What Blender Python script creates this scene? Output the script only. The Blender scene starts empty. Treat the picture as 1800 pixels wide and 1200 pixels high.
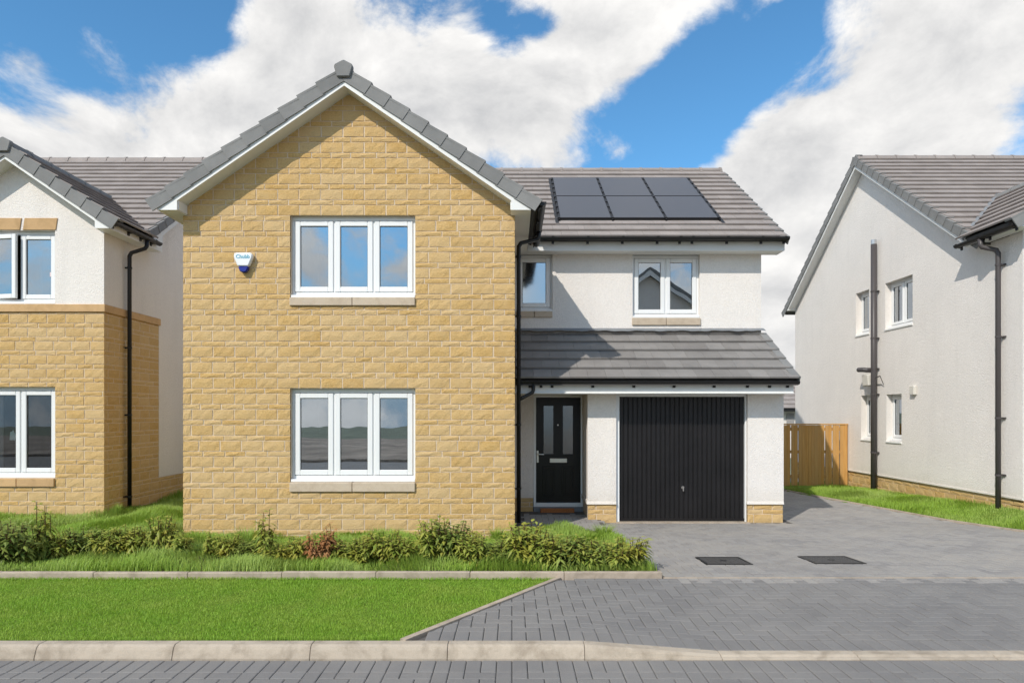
import bpy, bmesh, math, random
import numpy as np
from mathutils import Vector, Matrix, Euler

random.seed(11)
RNG = np.random.default_rng(7)
scene = bpy.context.scene
COL = scene.collection
R = math.radians

# ------------------------------------------------------------------ camera
CAMZ = 1.64
cam_d = bpy.data.cameras.new('camera')
cam_d.sensor_width = 36.0
cam_d.lens = 23.0
cam_d.shift_y = 0.0694
cam_d.clip_start = 0.05
cam_d.clip_end = 3000.0
cam = bpy.data.objects.new('camera', cam_d)
cam.location = (0, 0, CAMZ)
cam.rotation_euler = (R(90), 0, 0)
COL.objects.link(cam)
scene.camera = cam

# ------------------------------------------------------------------ sun
SUN_FROM = Vector((-0.72, -1.0, 1.04)).normalized()
sun_d = bpy.data.lights.new('sun', 'SUN')
sun_d.energy = 2.5
sun_d.angle = R(0.53)
sun_d.color = (1.0, 0.945, 0.86)
sun = bpy.data.objects.new('sun', sun_d)
sun.rotation_euler = SUN_FROM.to_track_quat('Z', 'Y').to_euler()
sun.location = (-20, -20, 40)
COL.objects.link(sun)

# ------------------------------------------------------------------ node helper
class NT:
    def __init__(s, nt):
        s.nt = nt
        s.N = nt.nodes
        s.L = nt.links
    def new(s, t, **kw):
        n = s.N.new(t)
        for k, v in kw.items():
            setattr(n, k, v)
        return n
    def put(s, sock, v):
        if isinstance(v, bpy.types.NodeSocket):
            s.L.new(v, sock)
        elif v is not None:
            sock.default_value = v
    def math(s, op, a, b=None, c=None, clamp=False):
        n = s.new('ShaderNodeMath', operation=op)
        n.use_clamp = clamp
        s.put(n.inputs[0], a)
        if b is not None: s.put(n.inputs[1], b)
        if c is not None: s.put(n.inputs[2], c)
        return n.outputs[0]
    def vmath(s, op, a, b=None, out=0):
        n = s.new('ShaderNodeVectorMath', operation=op)
        s.put(n.inputs[0], a)
        if b is not None: s.put(n.inputs[1], b)
        return n.outputs[out]
    def noise(s, vec, scale, detail=3.0, rough=0.5, dist=0.0, out=0):
        n = s.new('ShaderNodeTexNoise')
        if vec is not None: s.put(n.inputs['Vector'], vec)
        n.inputs['Scale'].default_value = scale
        n.inputs['Detail'].default_value = detail
        n.inputs['Roughness'].default_value = rough
        n.inputs['Distortion'].default_value = dist
        return n.outputs[out]
    def voronoi(s, vec, scale, out=0, feature='F1'):
        n = s.new('ShaderNodeTexVoronoi', feature=feature)
        if vec is not None: s.put(n.inputs['Vector'], vec)
        n.inputs['Scale'].default_value = scale
        return n.outputs[out]
    def ramp(s, f, a, b, c=0.0, d=1.0, smooth=False):
        n = s.new('ShaderNodeMapRange')
        n.interpolation_type = 'SMOOTHSTEP' if smooth else 'LINEAR'
        s.put(n.inputs[0], f)
        n.inputs[1].default_value = a
        n.inputs[2].default_value = b
        s.put(n.inputs[3], c)
        s.put(n.inputs[4], d)
        return n.outputs[0]
    def mix(s, f, a, b, mode='MIX'):
        n = s.new('ShaderNodeMix', data_type='RGBA', blend_type=mode)
        s.put(n.inputs['Factor'], f)
        s.put(n.inputs['A'], a if isinstance(a, bpy.types.NodeSocket) else (*a, 1.0))
        s.put(n.inputs['B'], b if isinstance(b, bpy.types.NodeSocket) else (*b, 1.0))
        return n.outputs['Result']

# ------------------------------------------------------------------ sky
def build_world():
    w = bpy.data.worlds.new('World')
    scene.world = w
    w.use_nodes = True
    t = NT(w.node_tree)
    t.N.clear()
    sky = t.new('ShaderNodeTexSky', sky_type='NISHITA')
    sky.sun_disc = False
    sky.sun_elevation = math.asin(SUN_FROM.z)
    sky.sun_rotation = math.atan2(SUN_FROM.x, SUN_FROM.y)
    sky.altitude = 100
    sky.air_density = 1.0
    sky.dust_density = 0.6
    sky.ozone_density = 2.2
    tc = t.new('ShaderNodeTexCoord')
    d = tc.outputs['Generated']
    # clouds: fractal fields over the sky directions
    q = t.vmath('MULTIPLY', d, (1.0, 1.0, 1.35))
    wob = t.noise(q, 2.2, 2, 0.5, out=1)
    wob = t.vmath('SUBTRACT', wob, (0.5, 0.5, 0.5))
    wobs = t.vmath('MULTIPLY', wob, (0.22, 0.22, 0.22))
    qq = t.vmath('ADD', q, wobs)
    def puff(v, sc):
        n = t.new('ShaderNodeTexVoronoi', feature='F1')
        t.put(n.inputs['Vector'], v)
        n.inputs['Scale'].default_value = sc
        return t.math('SUBTRACT', 0.45, n.outputs[0])
    def field(v):
        big = t.noise(v, 2.6, 2, 0.5)
        fine = t.noise(v, 7.0, 7, 0.63)
        f = t.math('ADD', t.math('MULTIPLY', big, 0.48), t.math('MULTIPLY', fine, 0.52))
        return t.math('ADD', f, t.math('MULTIPLY', puff(v, 11.0), 0.13))
    n0 = field(qq)
    up = t.vmath('ADD', qq, (-0.016, -0.01, 0.05))
    n1 = field(up)
    def gdir(px, py):
        v = Vector(((px - 900) / 1150, 1.0, (725 - py) / 1150)).normalized()
        return (v.x, v.y, v.z)
    def blob(px, py, rad, amp):
        dd = t.vmath('DISTANCE', d, gdir(px, py), out=1)
        return t.ramp(dd, 0.0, rad, amp, 0.0, smooth=True)
    bias = None
    for b in ((140, 10, .26, -.32), (330, 10, .14, -.20), (1190, 245, .11, -.22), (1215, 150, .11, -.20), (1290, 130, .10, -.12), (1350, 95, .12, -.20), (1420, 60, .08, -.12),
              (890, 60, .08, -.20), (740, 5, .10, -.20), (960, 30, .05, -.10), (1120, 300, .07, -.08), (1060, 215, .07, -.10), (560, 180, .34, .16), (930, 170, .16, .14), (1560, 200, .30, .16),
              (110, 240, .28, .24), (290, 200, .2, .16), (1050, 20, .12, .12), (520, 50, .12, .16), (1560, 470, .25, .08), (1360, 420, .2, .10), (1100, 262, .05, .14), (1700, 60, .18, .10), (1380, 300, .12, .08), (40, 80, .06, .12)):
        v = blob(*b)
        bias = v if bias is None else t.math('ADD', bias, v)
    dens = t.math('ADD', n0, bias)
    sep = t.new('ShaderNodeSeparateXYZ')
    t.put(sep.inputs[0], d)
    low = t.ramp(sep.outputs[2], 0.02, 0.3, 0.07, 0.015, smooth=True)
    dens = t.math('ADD', dens, low)
    alpha = t.ramp(dens, 0.462, 0.595, 0.0, 1.0, smooth=True)
    relief = t.math('SUBTRACT', n0, n1)
    light = t.math('ADD', t.math('MULTIPLY', relief, 3.8), 0.72)
    thick = t.ramp(dens, 0.54, 0.85, 0.0, 0.42)
    light = t.math('SUBTRACT', light, thick, clamp=True)
    ccol = t.mix(light, (0.415, 0.42, 0.43), (0.71, 0.70, 0.685))
    skyc = t.vmath('MULTIPLY', sky.outputs[0], (0.066, 0.115, 0.132))
    haze = t.ramp(sep.outputs[2], 0.0, 0.32, 0.95, 0.0, smooth=True)
    skyc = t.mix(haze, skyc, (0.27, 0.37, 0.48))
    col = t.mix(alpha, skyc, ccol)
    bg = t.new('ShaderNodeBackground')
    bright = t.vmath('MULTIPLY', col, (10.0, 10.0, 10.0))
    t.put(bg.inputs[0], bright)
    bg.inputs[1].default_value = 0.1
    out = t.new('ShaderNodeOutputWorld')
    t.L.new(bg.outputs[0], out.inputs[0])
    w.cycles.sampling_method = 'MANUAL'
    w.cycles.sample_map_resolution = 512
build_world()

scene.view_settings.view_transform = 'Standard'
scene.view_settings.look = 'None'
scene.view_settings.exposure = 0.53
scene.view_settings.gamma = 1.0
scene.view_settings.use_curve_mapping = False
scene.render.engine = 'CYCLES'
scene.cycles.use_denoising = True
scene.cycles.use_adaptive_sampling = True
scene.cycles.adaptive_threshold = 0.015
scene.cycles.max_bounces = 6
scene.cycles.diffuse_bounces = 3
scene.cycles.glossy_bounces = 3
scene.cycles.transparent_max_bounces = 12
scene.cycles.caustics_reflective = False
scene.cycles.caustics_refractive = False

# ------------------------------------------------------------------ materials
def new_mat(name):
    m = bpy.data.materials.new(name)
    m.use_nodes = True
    t = NT(m.node_tree)
    t.N.clear()
    out = t.new('ShaderNodeOutputMaterial')
    p = t.new('ShaderNodeBsdfPrincipled')
    t.L.new(p.outputs[0], out.inputs[0])
    g = t.new('ShaderNodeNewGeometry')
    oi = t.new('ShaderNodeObjectInfo')
    rnd = t.math('FRACT', t.math('ADD', oi.outputs['Random'], g.outputs['Random Per Island']))
    return m, t, p, g.outputs['Position'], rnd, out

def bump(t, p, h, dist, strength=1.0):
    b = t.new('ShaderNodeBump')
    b.inputs['Strength'].default_value = strength
    b.inputs['Distance'].default_value = dist
    t.put(b.inputs['Height'], h)
    t.L.new(b.outputs[0], p.inputs['Normal'])

def plain(name, c, rough=0.5, spec=0.5, metal=0.0, grain=0.0, gscale=120, bd=0.0, vary=0.0):
    m, t, p, pos, rnd, out = new_mat(name)
    col = c
    if grain or vary:
        n = t.noise(pos, gscale, 4, 0.6)
        f = t.ramp(n, 0.25, 0.75, 1 - grain, 1 + grain)
        if vary:
            f = t.math('MULTIPLY', f, t.ramp(rnd, 0, 1, 1 - vary, 1 + vary))
        cc = t.new('ShaderNodeCombineColor')
        for i in range(3):
            t.put(cc.inputs[i], t.math('MULTIPLY', f, c[i]))
        t.L.new(cc.outputs[0], p.inputs['Base Color'])
        if bd:
            bump(t, p, n, bd)
    else:
        p.inputs['Base Color'].default_value = (*c, 1)
    p.inputs['Roughness'].default_value = rough
    p.inputs['Specular IOR Level'].default_value = spec
    p.inputs['Metallic'].default_value = metal
    return m

def m_stone(name, c0, c1, c2, bd=0.006):
    m, t, p, pos, rnd, out = new_mat(name)
    a = t.noise(pos, 6, 3, 0.5)
    b = t.noise(pos, 42, 5, 0.65)
    g = t.noise(pos, 260, 3, 0.6)
    col = t.mix(t.ramp(b, 0.3, 0.7), c0, c1)
    col = t.mix(t.ramp(rnd, 0.0, 1.0, 0.0, 0.75), col, c2)
    dk = t.math('FRACT', t.math('MULTIPLY', rnd, 7.31))
    col = t.mix(t.ramp(dk, 0.72, 1.0, 0.0, 0.45), col, c0)
    col = t.mix(t.ramp(a, 0.35, 0.7, 0.0, 0.35), col, c2)
    f = t.ramp(g, 0.25, 0.75, 0.82, 1.16)
    hv = t.new('ShaderNodeHueSaturation')
    t.put(hv.inputs['Value'], f)
    t.L.new(col, hv.inputs['Color'])
    t.L.new(hv.outputs[0], p.inputs['Base Color'])
    p.inputs['Roughness'].default_value = 0.92
    p.inputs['Specular IOR Level'].default_value = 0.15
    h = t.math('ADD', t.math('MULTIPLY', b, 1.0), t.math('MULTIPLY', g, 0.25))
    bump(t, p, h, bd)
    return m

def m_render(name, c):
    m, t, p, pos, rnd, out = new_mat(name)
    v = t.voronoi(pos, 70)
    n = t.noise(pos, 38, 5, 0.65)
    big = t.noise(pos, 0.8, 5, 0.6)
    st = t.noise(t.vmath('MULTIPLY', pos, (5.0, 5.0, 0.45)), 1.0, 4, 0.6)
    f = t.math('MULTIPLY', t.ramp(big, 0.3, 0.75, 0.94, 1.03), t.ramp(n, 0.3, 0.7, 0.93, 1.04))
    f = t.math('MULTIPLY', f, t.ramp(st, 0.5, 0.8, 1.0, 0.95))
    cc = t.new('ShaderNodeCombineColor')
    for i in range(3):
        t.put(cc.inputs[i], t.math('MULTIPLY', f, c[i]))
    # rain splash at the foot of the wall
    sx = t.new('ShaderNodeSeparateXYZ')
    t.put(sx.inputs[0], pos)
    spl = t.math('ADD', sx.outputs[2], t.math('MULTIPLY', t.noise(pos, 6, 4, 0.6), 0.35))
    col = t.mix(t.ramp(spl, 0.32, 0.62, 0.22, 0.0), cc.outputs[0], (0.55, 0.47, 0.36))
    t.L.new(col, p.inputs['Base Color'])
    p.inputs['Roughness'].default_value = 0.95
    p.inputs['Specular IOR Level'].default_value = 0.1
    h = t.math('ADD', t.math('MULTIPLY', v, -1.0), n)
    bump(t, p, h, 0.0065, 0.8)
    return m

def m_tile(name, c0, c1, spec=0.25):
    m, t, p, pos, rnd, out = new_mat(name)
    n = t.noise(pos, 3.0, 4, 0.6)
    g = t.noise(pos, 160, 3, 0.6)
    col = t.mix(rnd, c0, c1)
    f = t.math('MULTIPLY', t.ramp(n, 0.3, 0.7, 0.9, 1.1), t.ramp(g, 0.2, 0.8, 0.86, 1.14))
    hv = t.new('ShaderNodeHueSaturation')
    t.put(hv.inputs['Value'], f)
    t.L.new(col, hv.inputs['Color'])
    t.L.new(hv.outputs[0], p.inputs['Base Color'])
    p.inputs['Roughness'].default_value = 0.78
    p.inputs['Specular IOR Level'].default_value = spec
    bump(t, p, g, 0.0015)
    return m

def m_paver(name, c0, c1, stain):
    m, t, p, pos, rnd, out = new_mat(name)
    g = t.noise(pos, 210, 4, 0.65)
    n = t.noise(pos, 1.3, 5, 0.6)
    n2 = t.noise(pos, 14, 4, 0.6)
    col = t.mix(rnd, c0, c1)
    col = t.mix(t.ramp(n, 0.42, 0.7, 0.0, 0.85), col, stain)
    n3 = t.noise(pos, 0.45, 6, 0.7)
    col = t.mix(t.ramp(n3, 0.52, 0.72, 0.0, 0.4), col, (c0[0] * .72, c0[1] * .72, c0[2] * .72))
    col = t.mix(t.ramp(n2, 0.5, 0.8, 0.0, 0.35), col, stain)
    hv = t.new('ShaderNodeHueSaturation')
    t.put(hv.inputs['Value'], t.ramp(g, 0.2, 0.8, 0.72, 1.28))
    t.L.new(col, hv.inputs['Color'])
    t.L.new(hv.outputs[0], p.inputs['Base Color'])
    p.inputs['Roughness'].default_value = 0.85
    p.inputs['Specular IOR Level'].default_value = 0.2
    bump(t, p, g, 0.002)
    return m

def m_concrete(name, c, stain, bd=0.0015):
    m, t, p, pos, rnd, out = new_mat(name)
    n = t.noise(pos, 5.5, 6, 0.65, 0.4)
    g = t.noise(pos, 180, 3, 0.6)
    s = t.noise(pos, 17, 5, 0.6)
    col = t.mix(t.ramp(n, 0.46, 0.66), c, stain)
    col = t.mix(t.ramp(s, 0.5, 0.75, 0, 0.35), col, stain)
    hv = t.new('ShaderNodeHueSaturation')
    t.put(hv.inputs['Value'], t.math('MULTIPLY', t.ramp(g, 0.2, 0.8, 0.86, 1.14), t.ramp(rnd, 0, 1, 0.94, 1.06)))
    t.L.new(col, hv.inputs['Color'])
    t.L.new(hv.outputs[0], p.inputs['Base Color'])
    p.inputs['Roughness'].default_value = 0.9
    p.inputs['Specular IOR Level'].default_value = 0.2
    bump(t, p, g, bd)
    return m

def m_leaf(name, c0, c1, c2, trans=0.25, ns=1.2):
    m, t, p, pos, rnd, out = new_mat(name)
    n = t.noise(pos, ns, 4, 0.6)
    col = t.mix(t.ramp(rnd, 0.0, 0.8), c0, c1)
    col = t.mix(t.ramp(n, 0.42, 0.7, 0, 0.7), col, c2)
    t.L.new(col, p.inputs['Base Color'])
    p.inputs['Roughness'].default_value = 0.5
    p.inputs['Specular IOR Level'].default_value = 0.3
    tr = t.new('ShaderNodeBsdfTranslucent')
    t.L.new(col, tr.inputs[0])
    mx = t.new('ShaderNodeMixShader')
    mx.inputs[0].default_value = trans
    t.L.new(p.outputs[0], mx.inputs[1])
    t.L.new(tr.outputs[0], mx.inputs[2])
    t.L.new(mx.outputs[0], out.inputs[0])
    return m

def m_glass(name, refl=0.4, see=(0.75, 0.8, 0.8), rough=0.0, wave=0.0):
    m, t, p, pos, rnd, out = new_mat(name)
    gl = t.new('ShaderNodeBsdfGlossy')
    gl.inputs['Color'].default_value = (0.86, 0.93, 1.0, 1)
    gl.inputs['Roughness'].default_value = rough
    if wave:
        b = t.new('ShaderNodeBump')
        b.inputs['Distance'].default_value = wave
        t.put(b.inputs['Height'], t.noise(pos, 1.6, 2, 0.4))
        t.L.new(b.outputs[0], gl.inputs['Normal'])
    tr = t.new('ShaderNodeBsdfTransparent')
    tr.inputs[0].default_value = (*see, 1)
    lw = t.new('ShaderNodeLayerWeight')
    lw.inputs[0].default_value = 0.25
    f = t.ramp(lw.outputs[0], 0.0, 1.0, refl, 1.0)
    mx = t.new('ShaderNodeMixShader')
    t.put(mx.inputs[0], f)
    t.L.new(tr.outputs[0], mx.inputs[1])
    t.L.new(gl.outputs[0], mx.inputs[2])
    t.L.new(mx.outputs[0], out.inputs[0])
    return m

def m_wood(name):
    m, t, p, pos, rnd, out = new_mat(name)
    st = t.vmath('MULTIPLY', pos, (34, 34, 1.6))
    n = t.noise(st, 1.0, 5, 0.6, 0.6)
    k = t.voronoi(t.vmath('MULTIPLY', pos, (9, 9, 4.0)), 1.0)
    col = t.mix(t.ramp(n, 0.3, 0.72), (0.50, 0.245, 0.065), (0.64, 0.36, 0.12))
    col = t.mix(t.ramp(rnd, 0, 1, 0, 0.5), col, (0.50, 0.32, 0.15))
    col = t.mix(t.ramp(k, 0.02, 0.09, 0.6, 0.0), col, (0.2, 0.09, 0.03))
    t.L.new(col, p.inputs['Base Color'])
    p.inputs['Roughness'].default_value = 0.8
    p.inputs['Specular IOR Level'].default_value = 0.2
    bump(t, p, n, 0.002)
    return m

M = {}
M['stone'] = m_stone('buff_stone', (0.49, 0.30, 0.10), (0.69, 0.455, 0.185), (0.645, 0.465, 0.25), 0.009)
M['mortar'] = plain('mortar', (0.72, 0.59, 0.45), 0.95, 0.1, grain=0.15, gscale=90, bd=0.003)
M['cast'] = m_concrete('cast_stone', (0.56, 0.46, 0.35), (0.48, 0.385, 0.285), 0.0008)
M['band'] = m_concrete('cast_stone_warm', (0.60, 0.39, 0.20), (0.50, 0.32, 0.16), 0.0008)
M['render'] = m_render('roughcast_render', (0.86, 0.805, 0.75))
M['pvc'] = plain('white_pvc', (0.83, 0.83, 0.82), 0.35, 0.45)
M['board'] = plain('white_board', (0.81, 0.80, 0.77), 0.5, 0.4, grain=0.02, gscale=6)
M['black'] = plain('black_plastic', (0.014, 0.013, 0.013), 0.4, 0.4)
M['pipe'] = plain('dark_plastic_pipe', (0.045, 0.04, 0.04), 0.4, 0.4)
M['soil'] = plain('grey_soil_pipe', (0.075, 0.066, 0.066), 0.42, 0.4)
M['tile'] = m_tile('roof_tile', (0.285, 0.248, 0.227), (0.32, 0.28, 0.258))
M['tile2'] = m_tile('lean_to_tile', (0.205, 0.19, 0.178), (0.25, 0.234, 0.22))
M['verge'] = m_tile('verge_tile', (0.205, 0.203, 0.197), (0.245, 0.241, 0.233))
M['deck'] = plain('roof_underlay', (0.10, 0.095, 0.09), 0.9, 0.1)
M['lead'] = m_tile('lead', (0.16, 0.17, 0.185), (0.24, 0.25, 0.26), 0.5)
M['glass'] = m_glass('window_glass', 0.42, (0.5, 0.53, 0.53), 0.0, 0.0012)
M['clearglass'] = m_glass('clear_window_glass', 0.07, (0.95, 0.95, 0.94), 0.0, 0.0012)
M['frost'] = m_glass('obscure_glass', 0.5, (0.25, 0.3, 0.32), 0.08, 0.001)
M['doorglass'] = m_glass('door_glass', 0.14, (0.35, 0.34, 0.28), 0.12, 0.004)
M['room'] = plain('room_wall', (0.16, 0.15, 0.145), 0.9, 0.1)
M['brownroom'] = plain('brown_room_wall', (0.14, 0.10, 0.08), 0.9, 0.1, grain=0.3, gscale=4)
M['curtain'] = plain('curtain', (0.72, 0.70, 0.62), 0.9, 0.1)
M['blind'] = plain('grey_blind', (0.35, 0.33, 0.32), 0.9, 0.1)
M['solar'] = plain('solar_glass', (0.072, 0.073, 0.082), 0.3, 0.7)
M['blackmetal'] = plain('black_metal', (0.012, 0.012, 0.013), 0.4, 0.4)
M['door'] = plain('black_door', (0.004, 0.004, 0.0045), 0.35, 0.35)
M['garage'] = plain('garage_door_paint', (0.0095, 0.0085, 0.009), 0.4, 0.45, grain=0.35, gscale=3)
M['chrome'] = plain('satin_chrome', (0.72, 0.70, 0.64), 0.35, 0.5, metal=0.6)
M['handle'] = plain('handle_steel', (0.35, 0.33, 0.31), 0.4, 0.5, metal=0.5)
M['steel'] = plain('steel', (0.6, 0.6, 0.6), 0.35, 0.5, metal=0.8)
M['brickstep'] = plain('red_step', (0.42, 0.16, 0.06), 0.9, 0.1, grain=0.2, gscale=60, bd=0.002)
M['alarmwhite'] = plain('alarm_white', (0.84, 0.85, 0.86), 0.3, 0.5)
M['alarmblue'] = plain('alarm_blue', (0.012, 0.02, 0.24), 0.2, 0.6)
M['teal'] = plain('teal_print', (0.06, 0.36, 0.50), 0.5, 0.3)
M['kerb'] = m_concrete('kerb_concrete', (0.46, 0.39, 0.31), (0.32, 0.265, 0.205))
M['edging'] = m_concrete('edging_concrete', (0.46, 0.38, 0.30), (0.32, 0.26, 0.20))
M['paver'] = m_paver('charcoal_paver', (0.195, 0.186, 0.18), (0.225, 0.215, 0.207), (0.255, 0.24, 0.225))
M['paver_d'] = m_paver('drive_paver', (0.26, 0.245, 0.235), (0.33, 0.31, 0.29), (0.36, 0.33, 0.295))
M['joint'] = plain('joint_sand', (0.135, 0.125, 0.115), 0.95, 0.1, grain=0.2)
M['joint_d'] = plain('joint_sand_pale', (0.13, 0.12, 0.11), 0.95, 0.1, grain=0.2)
M['cover'] = plain('cover_steel', (0.075, 0.07, 0.066), 0.6, 0.4, grain=0.25, gscale=70, bd=0.002)
M['soilground'] = plain('soil', (0.07, 0.06, 0.03), 0.95, 0.1, grain=0.4, gscale=9)
M['turf'] = plain('turf', (0.13, 0.20, 0.028), 0.95, 0.1, grain=0.3, gscale=14)
M['land'] = plain('land', (0.17, 0.19, 0.14), 0.95, 0.1, grain=0.4, gscale=0.05)
M['earth'] = plain('bare_earth', (0.30, 0.25, 0.205), 0.95, 0.1, grain=0.5, gscale=0.5)
M['hill'] = plain('hill', (0.11, 0.135, 0.14), 0.95, 0.1, grain=0.4, gscale=0.03)
M['lawn'] = m_leaf('lawn_grass', (0.215, 0.385, 0.03), (0.335, 0.54, 0.06), (0.40, 0.51, 0.085), 0.35, 2.3)
M['long'] = m_leaf('long_grass', (0.20, 0.34, 0.03), (0.34, 0.49, 0.065), (0.42, 0.50, 0.15), 0.35, 0.9)
M['laurel'] = m_leaf('laurel_leaf', (0.15, 0.24, 0.028), (0.40, 0.44, 0.09), (0.46, 0.37, 0.055), 0.3, 6)
M['laureld'] = m_leaf('laurel_leaf_dark', (0.085, 0.14, 0.022), (0.30, 0.36, 0.08), (0.24, 0.27, 0.045), 0.25, 6)
M['russet'] = m_leaf('russet_leaf', (0.36, 0.13, 0.04), (0.52, 0.26, 0.11), (0.30, 0.15, 0.06), 0.2, 6)
M['stem'] = plain('stem', (0.10, 0.06, 0.03), 0.8, 0.2)
M['wood'] = m_wood('fence_timber')
M['paper'] = plain('paper', (0.62, 0.70, 0.66), 0.8, 0.2)
M['sticker'] = plain('sticker', (0.75, 0.60, 0.60), 0.7, 0.2)
M['cream'] = plain('cream_plastic', (0.66, 0.62, 0.55), 0.5, 0.4)

# ------------------------------------------------------------------ mesh helpers
ORG = {}
Z = Vector((0, 0, 1))

class Fr:
    """wall frame: a along the wall, b up, c outwards"""
    def __init__(s, O, u, n):
        s.O, s.u, s.n = Vector(O), Vector(u), Vector(n)
    def P(s, a, b, c=0.0):
        return s.O + s.u * a + Z * b + s.n * c

class MB:
    def __init__(s):
        s.v, s.f = [], []
    def add(s, vs, fs):
        k = len(s.v)
        s.v.extend(tuple(p) for p in vs)
        s.f.extend(tuple(i + k for i in f) for f in fs)
        return s
    def hexa(s, p):
        return s.add(p, [(0, 3, 2, 1), (4, 5, 6, 7), (0, 1, 5, 4), (1, 2, 6, 5), (2, 3, 7, 6), (3, 0, 4, 7)])
    def box(s, x0, x1, y0, y1, z0, z1):
        return s.hexa([(x0, y0, z0), (x1, y0, z0), (x1, y1, z0), (x0, y1, z0), (x0, y0, z1), (x1, y0, z1), (x1, y1, z1), (x0, y1, z1)])
    def fbox(s, fr, a0, a1, b0, b1, c0, c1):
        return s.hexa([fr.P(a0, b0, c1), fr.P(a1, b0, c1), fr.P(a1, b0, c0), fr.P(a0, b0, c0), fr.P(a0, b1, c1), fr.P(a1, b1, c1), fr.P(a1, b1, c0), fr.P(a0, b1, c0)])
    def prism(s, fr, poly, c0, c1):
        n = len(poly)
        vs = [fr.P(a, b, c1) for a, b in poly] + [fr.P(a, b, c0) for a, b in poly]
        fs = [tuple(range(n)), tuple(range(2 * n - 1, n - 1, -1))] + [((i + 1) % n, i, n + i, n + (i + 1) % n) for i in range(n)]
        return s.add(vs, fs)
    def tube(s, pts, r, n=10, cap=True, r1=None):
        pts = [Vector(p) for p in pts]
        rings = []
        prev = None
        for i, p in enumerate(pts):
            if i == 0: d = pts[1] - pts[0]
            elif i == len(pts) - 1: d = pts[-1] - pts[-2]
            else: d = (pts[i + 1] - p).normalized() + (p - pts[i - 1]).normalized()
            d.normalize()
            ref = prev if prev is not None else (Vector((0, 1, 0)) if abs(d.y) < 0.9 else Vector((1, 0, 0)))
            x = (ref - d * ref.dot(d)).normalized()
            prev = x
            y = d.cross(x)
            rr = r if r1 is None else r + (r1 - r) * i / (len(pts) - 1)
            rings.append([p + x * (rr * math.cos(2 * math.pi * k / n)) + y * (rr * math.sin(2 * math.pi * k / n)) for k in range(n)])
        vs = [v for g in rings for v in g]
        fs = []
        for i in range(len(rings) - 1):
            for k in range(n):
                a, b = i * n + k, i * n + (k + 1) % n
                fs.append((a, b, b + n, a + n))
        if cap:
            fs.append(tuple(range(n - 1, -1, -1)))
            fs.append(tuple(range((len(rings) - 1) * n, len(rings) * n)))
        return s.add(vs, fs)
    def inst(s, mesh_vf, mat):
        vs, fs = mesh_vf
        if mat.determinant() < 0:
            fs = [f[::-1] for f in fs]
        return s.add([mat @ Vector(v) for v in vs], fs)
    def mesh(s, name, origin=(0, 0, 0), recalc=True, smooth=False):
        me = bpy.data.meshes.new(name)
        o = Vector(origin)
        me.from_pydata([(v[0] - o.x, v[1] - o.y, v[2] - o.z) for v in s.v], [], s.f)
        if recalc:
            bm = bmesh.new()
            bm.from_mesh(me)
            bmesh.ops.recalc_face_normals(bm, faces=bm.faces)
            bm.to_mesh(me)
            bm.free()
        if smooth:
            me.polygons.foreach_set('use_smooth', [True] * len(me.polygons))
        me.update()
        return me
    def build(s, name, mat, parent=None, at=None, bevel=0.0, smooth=False, recalc=True):
        if parent is not None:
            origin = ORG[parent.name]
        elif at is not None:
            origin = Vector(at)
        else:
            xs = [v[0] for v in s.v]; ys = [v[1] for v in s.v]; zs = [v[2] for v in s.v]
            origin = Vector(((min(xs) + max(xs)) / 2, (min(ys) + max(ys)) / 2, min(zs)))
        me = s.mesh(name, origin, recalc, smooth)
        me.materials.append(M[mat])
        o = bpy.data.objects.new(name, me)
        COL.objects.link(o)
        if parent is not None:
            o.parent = parent
        else:
            o.location = origin
        ORG[o.name] = origin.copy()
        if bevel:
            b = o.modifiers.new('bevel', 'BEVEL')
            b.width = bevel
            b.segments = 1
            b.limit_method = 'ANGLE'
        return o

def tag(o, label=None, cat=None, group=None, kind=None):
    if label: o['label'] = label
    if cat: o['category'] = cat
    if group: o['group'] = group
    if kind: o['kind'] = kind
    return o

def empty(name, loc, label=None, cat=None, group=None):
    o = bpy.data.objects.new(name, None)
    o.location = loc
    o.empty_display_size = 0.2
    COL.objects.link(o)
    ORG[o.name] = Vector(loc)
    return tag(o, label, cat, group)

def put(name, me, parent, mw):
    """an instance of a shared mesh, given its world matrix, as a child of parent"""
    o = bpy.data.objects.new(name, me)
    COL.objects.link(o)
    o.parent = parent
    o.matrix_basis = Matrix.Translation(-ORG[parent.name]) @ mw
    return o

def px_of(p):
    if p.y < 0.3: return None
    return 900 + 1150 * p.x / p.y, 725 - 1150 * (p.z - CAMZ) / p.y

def vf(me):
    return [tuple(v.co) for v in me.vertices], [tuple(p.vertices) for p in me.polygons]

class Pieces:
    """collects alike pieces of one thing; the largest in view become parts, the rest one joined part"""
    def __init__(s, name, mat, quota=300):
        s.name, s.mat, s.quota, s.c, s.rest = name, mat, quota, [], MB()
    def add(s, me, mw, parent, area, normal, seen=True):
        p = mw.translation
        sc = -1
        q = px_of(p)
        if seen and q and -20 < q[0] < 1820 and -20 < q[1] < 1220:
            w = Vector((0, 0, CAMZ)) - p
            sc = area * normal.dot(w) / w.length ** 3
        s.c.append((sc, me, mw, parent))
    def flush(s, restparent, restname):
        s.c.sort(key=lambda t: -t[0])
        cache = {}
        n = 0
        for sc, me, mw, parent in s.c:
            if n < s.quota and sc > 0:
                put(s.name, me, parent, mw)
                n += 1
            else:
                if me.name not in cache: cache[me.name] = vf(me)
                s.rest.inst(cache[me.name], mw)
        if s.rest.f:
            o = s.rest.build(restname, s.mat, restparent, recalc=False)
            o['kind'] = 'stuff'
        return n

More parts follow.
